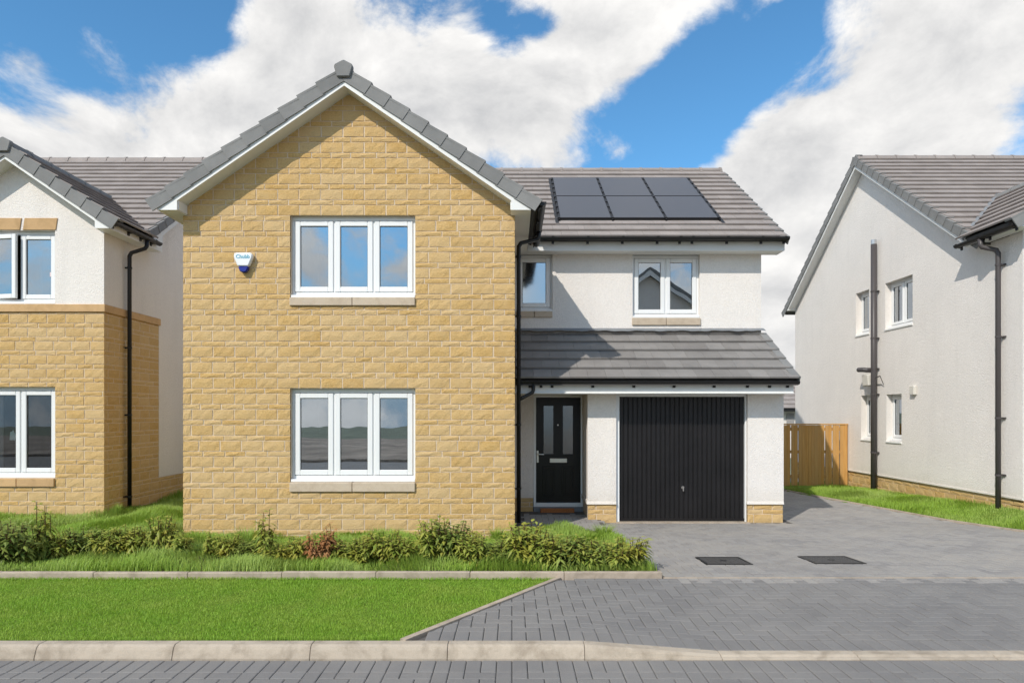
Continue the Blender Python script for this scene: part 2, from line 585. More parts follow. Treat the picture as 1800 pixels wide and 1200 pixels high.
# ------------------------------------------------------------------ stone blocks
def block_mesh(name, L, H, seed, mat, nu=4, nv=2):
    rr = random.Random(seed)
    vs, fs = [], []
    us = [i / nu for i in range(nu + 1)]
    for j in range(nv + 1):
        for i in range(nu + 1):
            edge = i in (0, nu) or j in (0, nv)
            u, v = us[i], j / nv
            if not edge:
                u += rr.uniform(-.07, .07); v += rr.uniform(-.13, .13)
                c = rr.uniform(.0035, .0085)
            else:
                c = rr.uniform(-.002, .004)
                if j in (0, nv) and 0 < i < nu:
                    u += rr.uniform(-.05, .05)
            vs.append(((u - .5) * L, (v - .5) * H, c))
    W = nu + 1
    for j in range(nv):
        for i in range(nu):
            fs.append((j * W + i, j * W + i + 1, (j + 1) * W + i + 1, (j + 1) * W + i))
    ring = list(range(W)) + [j * W + nu for j in range(1, nv + 1)] + [nv * W + i for i in range(nu - 1, -1, -1)] + [j * W for j in range(nv - 1, 0, -1)]
    k = len(vs)
    for q in ring:
        vs.append((vs[q][0], vs[q][1], -.03))
    n = len(ring)
    for i in range(n):
        fs.append((ring[i], k + i, k + (i + 1) % n, ring[(i + 1) % n]))
    me = bpy.data.meshes.new(name)
    me.from_pydata(vs, [], fs)
    me.materials.append(M[mat])
    return me

BL = [block_mesh('stone_block', .295, .140, 100 + i, 'stone') for i in range(12)]
BS = [block_mesh('stone_block', .295, .066, 200 + i, 'stone', 4, 2) for i in range(10)]

def block_wall(pieces, parent, fr, a0, a1, b0, b1, holes=(), roof=None, phase=0.114, base=-.234, seen=True, c=0.0, pitch=.306):
    """coursed split-face blocks: tall and short courses in turn; roof(a) -> top of wall"""
    uvn = Matrix((fr.u, Z, fr.n)).transposed().to_4x4()
    k = 0
    b = base
    while b < b1:
        tall = k % 2 == 0
        h = .1365 if tall else .0625
        lo, hi = b, b + h
        b += h + .0117
        k += 1
        if hi < b0 + .02: continue
        bb0, bb1 = max(lo, b0), min(hi, b1)
        if bb1 - bb0 < .015: continue
        cuts = [(a0, a1)]
        extra = []
        for (h0, h1, g0, g1) in holes:
            if bb0 < g1 - .012 and bb1 > g0 + .012:
                if g0 - bb0 > .02: extra.append((h0, h1, bb0, g0 - .004))
                if bb1 - g1 > .02: extra.append((h0, h1, g1 + .004, bb1))
                nc = []
                for (p, q) in cuts:
                    if h1 <= p or h0 >= q: nc.append((p, q)); continue
                    if h0 - p > .02: nc.append((p, h0))
                    if q - h1 > .02: nc.append((h1, q))
                cuts = nc
        off = a0 + phase + (0 if tall else pitch / 2) + (random.choice((0, .1, -.06)) if k % 7 == 6 else 0)
        for (p, q, bb0, bb1) in [(p, q, bb0, bb1) for p, q in cuts] + extra:
            e = off + math.floor((p - off) / pitch) * pitch
            edges = [p]
            e += pitch
            while e < q - .045:
                if e - edges[-1] > .05: edges.append(e + (random.uniform(-.008, .008) if tall else random.uniform(-.04, .04)))
                e += pitch
            edges.append(q)
            for l, r in zip(edges[:-1], edges[1:]):
                g = random.uniform(.006, .010)
                l2, r2 = (l if l == p else l + g), (r if r == q else r - g)
                me = random.choice(BL if tall else BS)
                H0 = .140 if tall else .066
                top = bb1
                full = True
                if roof:
                    t1, t2 = roof(l2), roof(r2)
                    if max(t1, t2, roof((l2 + r2) / 2)) <= bb0 + .004: continue
                    if min(t1, t2) < bb1: full = False
                mw = Matrix.Translation(fr.P((l2 + r2) / 2, (bb0 + top) / 2, c)) @ uvn @ Matrix.Diagonal(((r2 - l2) / .295, (top - bb0) / H0, 1, 1))
                if random.random() < .5:
                    mw = mw @ Matrix.Rotation(math.pi, 4, 'Z')
                if full:
                    pieces.add(me, mw, parent, (r2 - l2) * (top - bb0), fr.n, seen)
                else:
                    bm = bmesh.new()
                    bm.from_mesh(me)
                    bm.transform(mw)
                    am = (l2 + r2) / 2
                    for s in (-1, 1):
                        q0, q1 = am, am + s * .01
                        # plane through the roof line on each side of the apex
                        if s == 1: A, B = l2, l2 + .004
                        else: A, B = r2 - .004, r2
                        pa, pb = fr.P(A, roof(A)), fr.P(B, roof(B))
                        d = (pb - pa).normalized()
                        no = fr.n.cross(d)
                        if no.z < 0: no = -no
                        bmesh.ops.bisect_plane(bm, geom=bm.verts[:] + bm.edges[:] + bm.faces[:], plane_co=pa, plane_no=no, clear_outer=True)
                    bm.verts.index_update()
                    pieces.rest.add([v.co[:] for v in bm.verts], [tuple(v.index for v in f.verts) for f in bm.faces])
                    bm.free()

def wall_mesh(mb, fr, a0, a1, b0, b1, t, holes=(), c=0.0):
    """slab with rectangular openings, outer face at c, thickness t"""
    As = sorted({a0, a1, *[min(max(x, a0), a1) for h in holes for x in h[:2]]})
    Bs = sorted({b0, b1, *[min(max(x, b0), b1) for h in holes for x in h[2:]]})
    def solid(i, j):
        if i < 0 or j < 0 or i >= len(As) - 1 or j >= len(Bs) - 1: return False
        x, y = (As[i] + As[i + 1]) / 2, (Bs[j] + Bs[j + 1]) / 2
        return not any(h[0] < x < h[1] and h[2] < y < h[3] for h in holes)
    ids, vs, fs = {}, [], []
    def V(x, y, d):
        k = (x, y, d)
        if k not in ids:
            ids[k] = len(vs)
            vs.append(fr.P(x, y, c - d))
        return ids[k]
    for i in range(len(As) - 1):
        for j in range(len(Bs) - 1):
            if not solid(i, j): continue
            A, B, C, D = As[i], As[i + 1], Bs[j], Bs[j + 1]
            q = [V(A, C, 0), V(B, C, 0), V(B, D, 0), V(A, D, 0)]
            r = [V(A, C, t), V(B, C, t), V(B, D, t), V(A, D, t)]
            fs += [tuple(q), tuple(r[::-1])]
            for (di, dj, m, n) in ((-1, 0, 3, 0), (1, 0, 1, 2), (0, -1, 0, 1), (0, 1, 2, 3)):
                if not solid(i + di, j + dj):
                    fs.append((q[m], r[m], r[n], q[n]))
    mb.add(vs, fs)
    return mb

# ------------------------------------------------------------------ roof tiles
def tile_mesh(name, w, l, th, mat, slip=0.0):
    mb = MB()
    x0, x1 = .0015, w - .0015
    g = .016
    mb.hexa([(x0, 0, th + g), (x1, 0, th + g), (x1, l, 0), (x0, l, 0), (x0, .003, 2 * th + g * .6), (x1, .003, 2 * th + g * .6), (x1, l, th), (x0, l, th)])
    me = mb.mesh(name)
    me.materials.append(M[mat])
    return me

def tile_slope(pieces, parent, O, u, s, length, slope_len, gauge=.31, tw=.285, mat='tile', th=.034, keep=None, seen=None):
    u, s = Vector(u), Vector(s)
    n = u.cross(s)
    if n.z < 0: n = -n
    rot = Matrix((u, s, n)).transposed().to_4x4()
    full = tile_mesh('roof_tile', tw, gauge + .075, th, mat)
    cache = {}
    k = 0
    b = 0.0
    while b < slope_len - .02:
        l = min(gauge + .075, slope_len - b)
        off = 0 if k % 2 == 0 else -tw / 2
        a = off
        while a < length - .01:
            p, q = max(a, 0), min(a + tw, length)
            a += tw
            if q - p < .03: continue
            me = full
            if q - p < tw - .002 or l < gauge + .07:
                key = (round(q - p, 3), round(l, 3))
                if key not in cache: cache[key] = tile_mesh('roof_tile', q - p, l, th, mat)
                me = cache[key]
            pos = Vector(O) + u * p + s * b
            mid = pos + u * ((q - p) / 2) + s * (l / 2)
            if keep and not keep(mid): continue
            jig = Matrix.Rotation(random.uniform(-.004, .004), 4, 'Z') @ Matrix.Rotation(random.uniform(-.005, .005), 4, 'Y')
            pieces.add(me, Matrix.Translation(pos) @ rot @ jig, parent, (q - p) * gauge, n, seen(mid) if seen else True)
        b += gauge
        k += 1

# ------------------------------------------------------------------ gutters and pipes
def gutter(house, p0, p1, out, brackets, r=.055, outl='gutter', mat='black', bmat='black'):
    """half-round gutter from p0 to p1 (top edge at the wall side), out = horizontal direction away from the fascia"""
    p0, p1, out = Vector(p0), Vector(p1), Vector(out)
    mb = MB()
    prof = [(.0, 0)] + [(r - r * math.cos(math.pi * i / 9), -r * math.sin(math.pi * i / 9)) for i in range(10)]
    ring = [(r - r * math.cos(math.pi * i / 9), -r * math.sin(math.pi * i / 9)) for i in range(10)]
    ring += [(r - (r - .006) * math.cos(math.pi * i / 9), -(r - .006) * math.sin(math.pi * i / 9)) for i in range(9, -1, -1)]
    n = len(ring)
    A = [p0 + out * x + Z * z for x, z in ring]
    B = [p1 + out * x + Z * z for x, z in ring]
    mb.add(A + B, [(i, (i + 1) % n, n + (i + 1) % n, n + i) for i in range(n)])
    half = ring[:10]
    for P, s in ((p0, -1), (p1, 1)):
        d = (p1 - p0).normalized() * (s * .004)
        mb.add([P + out * x + Z * z + d for x, z in half], [tuple(range(10))])
        mb.add([P + out * x + Z * z for x, z in half] + [P + out * x + Z * z + d for x, z in half], [(i, i + 1, 11 + i, 10 + i) for i in range(9)])
    g = mb.build(outl, mat, house)
    d = (p1 - p0)
    L = d.length
    d.normalize()
    side = d
    for f in brackets:
        c = p0 + d * (L * f)
        b = MB()
        # strap under the gutter and a foot on the fascia
        h = .022
        pts = [(-.004, .0), (-.004, -.10), (.012, -.10), (.016, -.068), (r, -r - .006), (2 * r + .006, -.0), (2 * r + .006, .008), (2 * r - .004, .008), (2 * r - .004, 0.0), (r, -r), (.02, -.035)]
        vs = [c + out * x + Z * z + side * h for x, z in pts] + [c + out * x + Z * z - side * h for x, z in pts]
        m = len(pts)
        b.add(vs, [tuple(range(m)), tuple(range(2 * m - 1, m - 1, -1))] + [(i, (i + 1) % m, m + (i + 1) % m, m + i) for i in range(m)])
        b.build('gutter_bracket', bmat, g)
    return g

def downpipe(house, pts, r, brackets, wall, mat='black', name='downpipe'):
    o = MB().tube(pts, r, 12).build(name, mat, house, smooth=False)
    for p in o.data.polygons:
        if len(p.vertices) == 4: p.use_smooth = True
    for p in brackets:
        p = Vector(p)
        w = Vector(wall)
        side = Vector((-w.y, w.x, 0))
        b = MB()
        b.tube([p - Z * .016, p + Z * .016], r + .007, 12)
        q = p + w * .09
        for s in (-1, 1):
            c = q + side * s * .0
        b.hexa([p + side * sx * .018 + w * wx + Z * zz for zz in (-.012, .012) for sx, wx in ((-1, 0), (1, 0), (1, .10), (-1, .10))])
        b.hexa([p + side * sx * .05 + w * wx + Z * zz for zz in (-.014, .014) for sx, wx in ((-1, .075), (1, .075), (1, .10), (-1, .10))])
        b.build('pipe_bracket', mat, o)
    return o

# ------------------------------------------------------------------ gable roof
def gable(house, pieces, vp, fr, half, over, proj, za, slope, depth, zs, tip_in=.05, sides=(True, True), gauge=.31, soff_depth=None, mat='tile', tile_seen=(None, None),
          board=.265, face=.14, cap=True, keep=(None, None), th=.034, fascia=(True, True), ridge_px=.45, soffit_verge=True, tile_depth=None, ridge_tiles=True, inner=None, clip=None):
    """duo-pitch roof whose gable faces fr.n: a measured from the ridge line, b is height, c out from the gable wall.
    half: half width of wall, over: eaves overhang to tile edge, proj: verge projection, za: top of tiles at the ridge."""
    he = half + over
    T = lambda a: za - slope * abs(a)
    cs = math.sqrt(1 + slope * slope)
    if soff_depth is None: soff_depth = depth
    if tile_depth is None: tile_depth = depth
    # deck: a folded slab under the tiles
    mb = MB()
    t0, t1 = .045, .10
    e = he - .03
    mb.prism(fr, [(0, za - t0), (-e, T(e) - t0), (-e, T(e) - t1), (0, za - t1 - .02), (e, T(e) - t1), (e, T(e) - t0)], -depth, proj - .05)
    roof = mb.build('roof', 'deck', house)
    if clip:
        bm = bmesh.new()
        bm.from_mesh(roof.data)
        bmesh.ops.bisect_plane(bm, geom=bm.verts[:] + bm.edges[:] + bm.faces[:], plane_co=Vector(clip[0]) - ORG[house.name], plane_no=Vector(clip[1]), clear_inner=True)
        bm.to_mesh(roof.data)
        bm.free()
    # barge boards
    tip = half + over - .10
    inn = (half - tip_in) if inner is None else inner
    tb = .04
    for i, s in enumerate((-1, 1)):
        if not sides[i]: continue
        b = MB()
        poly = [(0, T(0) - tb), (s * tip, T(tip) - tb), (s * tip, zs), (s * inn, zs), (s * inn, T(inn) - board), (0, T(0) - board)]
        b.prism(fr, poly, proj - .03, proj)
        b.build('barge_board', 'board', house)
        if soffit_verge:
            b = MB()
            b.prism(fr, [(0, T(0) - board + .03), (s * inn, T(inn) - board + .03), (s * inn, T(inn) - board + .012), (0, T(0) - board + .012)], -.02, proj - .03)
            b.build('verge_soffit', 'board', house)
        b = MB()
        lo, hi = (inn - .012, inn) if s > 0 else (-inn, -inn + .012)
        b.fbox(fr, lo, hi, zs + .013, T(inn) - board + .012, -.03, proj - .031)
        b.build('box_end_cheek', 'board', house)
        if fascia[i]:
            b = MB()
            lo, hi = (s * inn, s * (tip - .02)) if s > 0 else (s * (tip - .02), s * inn)
            b.fbox(fr, lo, hi, zs + .002, zs + .012, -soff_depth, proj - .03)
            b.build('eaves_soffit', 'board', house)
            b = MB()
            lo, hi = (tip - .02, tip) if s > 0 else (-tip, -tip + .02)
            b.fbox(fr, lo, hi, zs - .004, T(tip) - .05, -soff_depth, proj - .03)
            b.build('fascia', 'board', house)
    # tiles on both slopes
    sl = he * cs
    for i, s in enumerate((-1, 1)):
        if not sides[i]: continue
        sv = (fr.u * (-s) + Z * slope).normalized()
        O = fr.P(s * he, T(he) - .045, -tile_depth)
        tile_slope(pieces, roof, O, fr.n, sv, tile_depth + proj - .02, sl - .03, gauge, mat=mat, th=th, keep=keep[i], seen=tile_seen[i])
        # verge units
        k = 0
        vm = MB()
        l = gauge + .03
        n = sv.cross(fr.n)
        if n.z < 0: n = -n
        # local: x = fr.n, y = up slope, z = normal
        dp = face
        q = .030
        vm.hexa([(-.13, 0, q), (.028, 0, q), (.022, l, .0), (-.13, l, .0), (-.13, 0, q + .03), (.028, 0, q + .03), (.022, l, .03), (-.13, l, .03)])
        vm.hexa([(.008, 0, q * .5 - dp), (.028, 0, q * .5 - dp), (.018, l, -dp), (.002, l, -dp), (.008, 0, q), (.028, 0, q), (.018, l, 0), (.002, l, 0)])
        vme = vm.mesh('verge_tile')
        vme.materials.append(M['verge'])
        rot = Matrix((fr.n, sv, n)).transposed().to_4x4()
        b = -.03
        while b < sl - .12:
            pos = fr.P(s * he, T(he) - .04, proj) + sv * b
            vp.add(vme, Matrix.Translation(pos) @ rot, roof, .05, fr.n)
            b += gauge
    # ridge tiles
    if ridge_tiles:
        rm = MB()
        w, h, hh = .12, .075, .055
        prof = [(-w, -w * slope - .0), (-w * .55, h * .5), (0, h), (w * .55, h * .5), (w, -w * slope - .0)]
        prof = [(-w, -.085), (-.07, .02), (0, .06), (.07, .02), (w, -.085)]
        prof2 = [(a * .86, z - .02) for a, z in prof[::-1]]
        ring = prof + prof2
        L = ridge_px - .006
        vs = [(a, 0, z) for a, z in ring] + [(a, L, z) for a, z in ring]
        m = len(ring)
        rm.add(vs, [tuple(range(m)), tuple(range(2 * m - 1, m - 1, -1))] + [(i, (i + 1) % m, m + (i + 1) % m, m + i) for i in range(m)])
        # raised collar
        cl = [(a * 1.05, z + .012) for a, z in prof]
        vs = [(a, 0, z) for a, z in cl] + [(a, .05, z) for a, z in cl]
        rm.add(vs, [(i, i + 1, 6 + i, 5 + i) for i in range(4)] + [(0, 1, 2, 3, 4), (9, 8, 7, 6, 5)])
        rme = rm.mesh('ridge_tile')
        rme.materials.append(M['tile'] if not cap else M['verge'])
        rot = Matrix((fr.u, -fr.n, Z)).transposed().to_4x4()
        c = proj - .02
        while c > -depth:
            put('ridge_tile', rme, roof, Matrix.Translation(fr.P(0, za, c)) @ rot)
            c -= ridge_px
    if cap:
        b = MB()
        b.prism(fr, [(-.088, -.165 + za), (.088, -.165 + za), (.13, -.025 + za), (.12, .008 + za), (0, .07 + za), (-.12, .008 + za), (-.13, -.025 + za)], proj - .03, proj + .055)
        b.build('ridge_end_cap', 'verge', roof, bevel=.012)
    return roof

# ------------------------------------------------------------------ windows
def window(house, fr, a0, a1, b0, b1, panes, recess=.085, sill=None, glass='glass', sillmat='cast', fw=.05, sw=.075, room=1.3, curtain=None, cill=True, pvcsill=.04, roommat='room', openable=None, label=None):
    """panes: number of casements. returns the window part"""
    c0, c1 = -recess, -recess - .06
    mb = MB()
    mb.fbox(fr, a0, a1, b1 - fw, b1, c1, c0)
    mb.fbox(fr, a0, a1, b0, b0 + fw * .8, c1, c0)
    mb.fbox(fr, a0, a0 + fw * .7, b0 + fw * .8, b1 - fw, c1, c0)
    mb.fbox(fr, a1 - fw * .7, a1, b0 + fw * .8, b1 - fw, c1, c0)
    n = panes
    inner0, inner1 = a0 + fw * .7, a1 - fw * .7
    w = (inner1 - inner0) / n
    for i in range(1, n):
        mb.fbox(fr, inner0 + w * i - .012, inner0 + w * i + .012, b0 + fw * .8, b1 - fw, c1, c0 - .003)
    win = mb.build('window', 'pvc', house, bevel=.004)
    for i in range(n):
        l, r = inner0 + w * i + .004, inner0 + w * (i + 1) - .004
        if i: l += .008
        if i < n - 1: r -= .008
        lo, hi = b0 + fw * .8 + .004, b1 - fw - .004
        f2 = fr
        if openable == i:
            ang = R(9)
            hinge = fr.P(l, 0, c0)
            f2 = Fr(hinge - (fr.u * math.cos(ang) + fr.n * math.sin(ang)) * l - (fr.n * math.cos(ang) - fr.u * math.sin(ang)) * c0,
                    fr.u * math.cos(ang) + fr.n * math.sin(ang), fr.n * math.cos(ang) - fr.u * math.sin(ang))
        s = MB()
        d0, d1 = c0 - .035, c0 + .014
        s.fbox(f2, l, l + sw, lo, hi, d0, d1)
        s.fbox(f2, r - sw, r, lo, hi, d0, d1)
        s.fbox(f2, l + sw, r - sw, lo, lo + sw, d0, d1)
        s.fbox(f2, l + sw, r - sw, hi - sw, hi, d0, d1)
        s.build('sash', 'pvc', win, bevel=.008)
        g = MB()
        gz = c0 - .012
        g.fbox(f2, l + sw - .004, r - sw + .004, lo + sw - .004, hi - sw + .004, gz - .006, gz)
        g.build('pane', glass, win)
        k = MB()
        for (p0, p1, q0, q1) in ((l + sw - .001, l + sw + .006, lo + sw, hi - sw), (r - sw - .006, r - sw + .001, lo + sw, hi - sw),
                                 (l + sw + .006, r - sw - .006, lo + sw - .001, lo + sw + .005), (l + sw + .006, r - sw - .006, hi - sw - .005, hi - sw + .001)):
            k.fbox(f2, p0, p1, q0, q1, gz - .001, gz + .004)
        k.build('gasket', 'black', win)
    if cill:
        s = MB()
        s.fbox(fr, a0 + .003, a1 - .003, b0 - pvcsill, b0 - .001, c1, -recess + .075)
        s.build('window_board', 'pvc', win, bevel=.006)
    if sill:
        s0, s1, sx, so = sill
        s = MB()
        m = (a0 + a1) / 2
        prof = [(0, s0), (0, s1 - .012)]
        for (p, q) in ((a0 - sx, m - .003), (m + .003, a1 + sx)):
            s.fbox(fr, p, q, s0, s1, -recess - .05, so)
        s.build('sill', sillmat, win, bevel=.008)
    # the room behind
    rm = MB()
    p = [fr.P(x, y, z) for z in (c1 - .005, c1 - room) for (x, y) in ((a0 - .02, b0 - .02), (a1 + .02, b0 - .02), (a1 + .02, b1 + .02), (a0 - .02, b1 + .02))]
    rm.add(p, [(4, 5, 6, 7), (0, 1, 5, 4), (1, 2, 6, 5), (2, 3, 7, 6), (3, 0, 4, 7)])
    rm.build('room', roommat, win, recalc=False)
    if curtain:
        for (p, q, cm) in curtain:
            cu = MB()
            nn = 14
            pts = [(p + (q - p) * i / nn, (.018 if i % 2 else -.018)) for i in range(nn + 1)]
            vs = [fr.P(a, b0 + .02, c1 - .10 + z) for a, z in pts] + [fr.P(a, b1 - .02, c1 - .10 + z) for a, z in pts]
            cu.add(vs, [(i, i + 1, nn + 2 + i, nn + 1 + i) for i in range(nn)])
            cu.build('curtain', cm, win, recalc=False, smooth=True)
    if label: win['label'] = label
    return win

# ================================================================== GROUND
def sheet(name, mat, x0, x1, y0, y1, zf, nx, ny, kind='structure', keep=None):
    mb = MB()
    xs = [x0 + (x1 - x0) * i / nx for i in range(nx + 1)]
    ys = [y0 + (y1 - y0) * j / ny for j in range(ny + 1)]
    vs = [(x, y, zf(x, y)) for y in ys for x in xs]
    fs = []
    for j in range(ny):
        for i in range(nx):
            if keep and not keep((xs[i] + xs[i + 1]) / 2, (ys[j] + ys[j + 1]) / 2): continue
            k = j * (nx + 1) + i
            fs.append((k, k + 1, k + nx + 2, k + nx + 1))
    mb.add(vs, fs)
    return tag(mb.build(name, mat, recalc=False), kind=kind)

def lerp(a, b, t):
    return a + (b - a) * max(0.0, min(1.0, t))
def z_kerb(x):
    return lerp(.088, .02, (x - .485) / .915)
def z_cross(x, y):
    return lerp(z_kerb(x) - .004, .035, (y - 4.465) / 1.88)
def z_drive(x, y):
    return lerp(.035, -.168, (y - 6.36) / 4.3)
def lump(x, y):
    return .03 * math.sin(2.1 * x + 1.3 * y) + .022 * math.sin(4.7 * x - 2.9 * y + 1)
def z_bed(x, y):
    base = lerp(.055, -.115, (y - 6.5) / 2.6)
    if x < -4.6:
        base = lerp(base, lerp(.055, -.06, (y - 6.5) / 4.0), (-4.6 - x) / 1.0)
    return base + lump(x, y) * lerp(0, 1, (y - 6.45) / .4)
def drive_edge(y):
    return 7.6 - (y - 9.7) * .2326 if y < 14 else 6.6 - (y - 14) * .2
def z_verge(x, y):
    zd = z_drive(x, y) + .015
    zw = lerp(.075, -.15, (y - 10.6) / 5.0)
    t = (x - drive_edge(y)) / (8.2 - drive_edge(y))
    return lerp(zd, zw, t) + lump(x, y) * .4

land = sheet('ground', 'land', -1200, 1200, -1200, 1200, lambda x, y: -.5 if y > -22 else -.5 - (-y - 22) * .06 if y > -422 else -24.5, 8, 120)
def hillz(x, y):
    r = math.hypot(x, y)
    return -25 + max(0, 4 + 3 * math.sin(x * .006) + 4 * math.sin(x * .017 + 1) + 1.2 * math.sin(x * .05)) * max(0, 1 - abs(-y - 470) / 150)
sheet('hills', 'hill', -900, 900, -620, -320, hillz, 120, 12)

road = sheet('road', 'joint', -16, 16, 2.9, 4.345, lambda x, y: -.014, 1, 1)
sheet('road_far_lane', 'paver', -40, 40, -3.0, 2.95, lambda x, y: -.003, 1, 1)
tag(MB().box(-40, 40, -3.13, -3.0, -.2, .09).build('far_kerb', 'kerb', bevel=.02), kind='structure')
lawn = sheet('lawn', 'turf', -16, .47, 4.46, 6.345, lambda x, y: z_cross(-5, y) - .012, 32, 8)
# trim the lawn to the slanting edge of the crossing
LA, LB = Vector((-.745, 4.465)), Vector((.455, 6.345))
def right_of_lawn(x, y, m=0.0):
    t = (y - LA.y) / (LB.y - LA.y)
    return x > LA.x + (LB.x - LA.x) * t + m
me = lawn.data
bm = bmesh.new(); bm.from_mesh(me)
o3 = ORG[lawn.name]
d = Vector((LB.x - LA.x, LB.y - LA.y, 0)).normalized()
bmesh.ops.bisect_plane(bm, geom=bm.verts[:] + bm.edges[:] + bm.faces[:], plane_co=Vector((LA.x, LA.y, 0)) - o3, plane_no=Vector((d.y, -d.x, 0)), clear_outer=True)
bm.to_mesh(me); bm.free()
pavement = sheet('pavement', 'joint', -.80, 16, 4.46, 6.345, lambda x, y: z_cross(x, y) - .02, 60, 6)
driveway = sheet('driveway', 'joint_d', 1.46, 8.4, 6.355, 16.2, lambda x, y: z_drive(x, y) - .010, 8, 40)
path = sheet('path', 'joint_d', -.2, 1.46, 9.6, 11.75, lambda x, y: lerp(-.125, -.105, (y - 10) / 1.5) - .006, 2, 4)
bed = sheet('planting_bed', 'soilground', -16, 1.44, 6.37, 20, z_bed, 90, 70, keep=lambda x, y: not (x > -.25 and y > 9.68))
verge = sheet('grass_verge', 'turf', 5.9, 16, 6.36, 17, lambda x, y: z_verge(min(x, 9.5), y) if x > drive_edge(y) - .02 else z_verge(drive_edge(y), y) - .06, 80, 40)
front_lawn = sheet('bare_ground', 'earth', -60, 60, -22, -3.13, lambda x, y: .05, 4, 4)

# ---- herringbone pavers
def paver_mesh(name, w, l, h, mat, ch=.006):
    mb = MB()
    x, y = w / 2 - .0022, l / 2 - .0022
    lo = [(-x, -y, -h), (x, -y, -h), (x, y, -h), (-x, y, -h)]
    mi = [(-x, -y, -ch * .6), (x, -y, -ch * .6), (x, y, -ch * .6), (-x, y, -ch * .6)]
    hi = [(-x + ch, -y + ch, 0), (x - ch, -y + ch, 0), (x - ch, y - ch, 0), (-x + ch, y - ch, 0)]
    fs = [(8, 9, 10, 11)]
    for i in range(4):
        j = (i + 1) % 4
        fs += [(i, j, 4 + j, 4 + i), (4 + i, 4 + j, 8 + j, 8 + i)]
    mb.add(lo + mi + hi, fs)
    me = mb.mesh(name, recalc=False)
    me.materials.append(M[mat])
    return me

def herringbone(pieces, parent, mat, x0, x1, y0, y1, zf, inside, u=.1, jig=.0016, cut=None, ylim=(-99, 99)):
    mh = paver_mesh('paver', 2 * u, u, .05, mat)
    mv = paver_mesh('paver', u, 2 * u, .05, mat)
    nx, ny = int((x1 - x0) / u) + 3, int((y1 - y0) / u) + 3
    done = set()
    def add(me, mw, x, y, wh, area):
        if cut:
            co, no = cut
            ds = [(Vector((x + sx * wh[0] / 2, y + sy * wh[1] / 2)) - co).dot(no) for sx in (-1, 1) for sy in (-1, 1)]
            if max(ds) < .012: return
            if min(ds) < 0:
                b = bmesh.new()
                b.from_mesh(me)
                b.transform(mw)
                bmesh.ops.bisect_plane(b, geom=b.verts[:] + b.edges[:] + b.faces[:], plane_co=(co.x, co.y, 0), plane_no=(no.x, no.y, 0), clear_inner=True)
                b.verts.index_update()
                pieces.rest.add([v.co[:] for v in b.verts], [tuple(v.index for v in f.verts) for f in b.faces])
                b.free()
                return
        pieces.add(me, mw, parent, area, Z)
    for r in range(-2, ny):
        for c in range(-2, nx):
            k = (c - r) % 4
            if k == 0: cx, cy, me = c + 1.0, r + .5, mh
            elif k == 3: cx, cy, me = c + .5, r + 1.0, mv
            else: continue
            x, y = x0 + cx * u, y0 + cy * u
            hh = u / 2 if k == 0 else u
            if not inside(x, y) or y - hh < ylim[0] - .004 or y + hh > ylim[1] + .004: continue
            done.update(((c, r), (c + 1, r)) if k == 0 else ((c, r), (c, r + 1)))
            e = .05
            gx = (zf(x + e, y) - zf(x - e, y)) / (2 * e)
            gy = (zf(x, y + e) - zf(x, y - e)) / (2 * e)
            mw = Matrix.Translation((x, y, zf(x, y) + random.uniform(-jig, jig))) @ Euler((gy + random.uniform(-.008, .008), -gx + random.uniform(-.008, .008), random.uniform(-.008, .008))).to_matrix().to_4x4()
            add(me, mw, x, y, (2 * u, u) if k == 0 else (u, 2 * u), .02)
    half = paver_mesh('paver', u, u, .05, mat)
    for r in range(0, ny):
        for c in range(0, nx):
            x, y = x0 + (c + .5) * u, y0 + (r + .5) * u
            if (c, r) in done or not inside(x, y) or not ylim[0] < y < ylim[1]: continue
            add(half, Matrix.Translation((x, y, zf(x, y))), x, y, (u, u), .01)

def soldier(pieces, parent, mat, x0, x1, y, zf, u=.1, l=.2, inside=None):
    me = paver_mesh('paver', u, l, .05, mat)
    x = x0 + u / 2
    while x < x1:
        if not inside or inside(x, y):
            pieces.add(me, Matrix.Translation((x, y, zf(x, y) + random.uniform(-.001, .001))), parent, .02, Z)
        x += u

pr = Pieces('paver', 'paver')
herringbone(pr, road, 'paver', -7, 7, 2.94, 4.14, lambda x, y: 0.0, lambda x, y: y < 4.14, ylim=(2.94, 4.14))
soldier(pr, road, 'paver', -7, 7, 4.24, lambda x, y: 0.0)
pr.flush(road, 'pavers')
LN = Vector((LB.y - LA.y, -(LB.x - LA.x))).normalized()
pp = Pieces('paver', 'paver')
herringbone(pp, pavement, 'paver', -.8, 7.5, 4.677, 6.25, z_cross, lambda x, y: right_of_lawn(x, y, -.2) and y < 6.27, cut=(LA + LN * .028, LN), ylim=(4.677, 6.277))
soldier(pp, pavement, 'paver', -.8, 7.5, 4.575, z_cross, inside=lambda x, y: right_of_lawn(x, y, .05))
soldier(pp, pavement, 'paver', -.8, 7.5, 6.312, z_cross, u=.2, l=.066, inside=lambda x, y: right_of_lawn(x, y, .08))
pp.flush(pavement, 'pavers')
pd = Pieces('paver', 'paver_d')
herringbone(pd, driveway, 'paver_d', 1.5, 8.3, 6.38, 16.0, z_drive, lambda x, y: 1.53 < x < drive_edge(y) - .06 and (y < 10.7 or x > 4.6), jig=.0008)
pd.flush(driveway, 'pavers')
pq = Pieces('paver', 'paver_d')
herringbone(pq, path, 'paver_d', .1, 1.45, 9.75, 11.4, lambda x, y: lerp(-.125, -.105, (y - 10) / 1.5), lambda x, y: .16 < x < 1.42 and y < 11.3)
pq.flush(path, 'pavers')

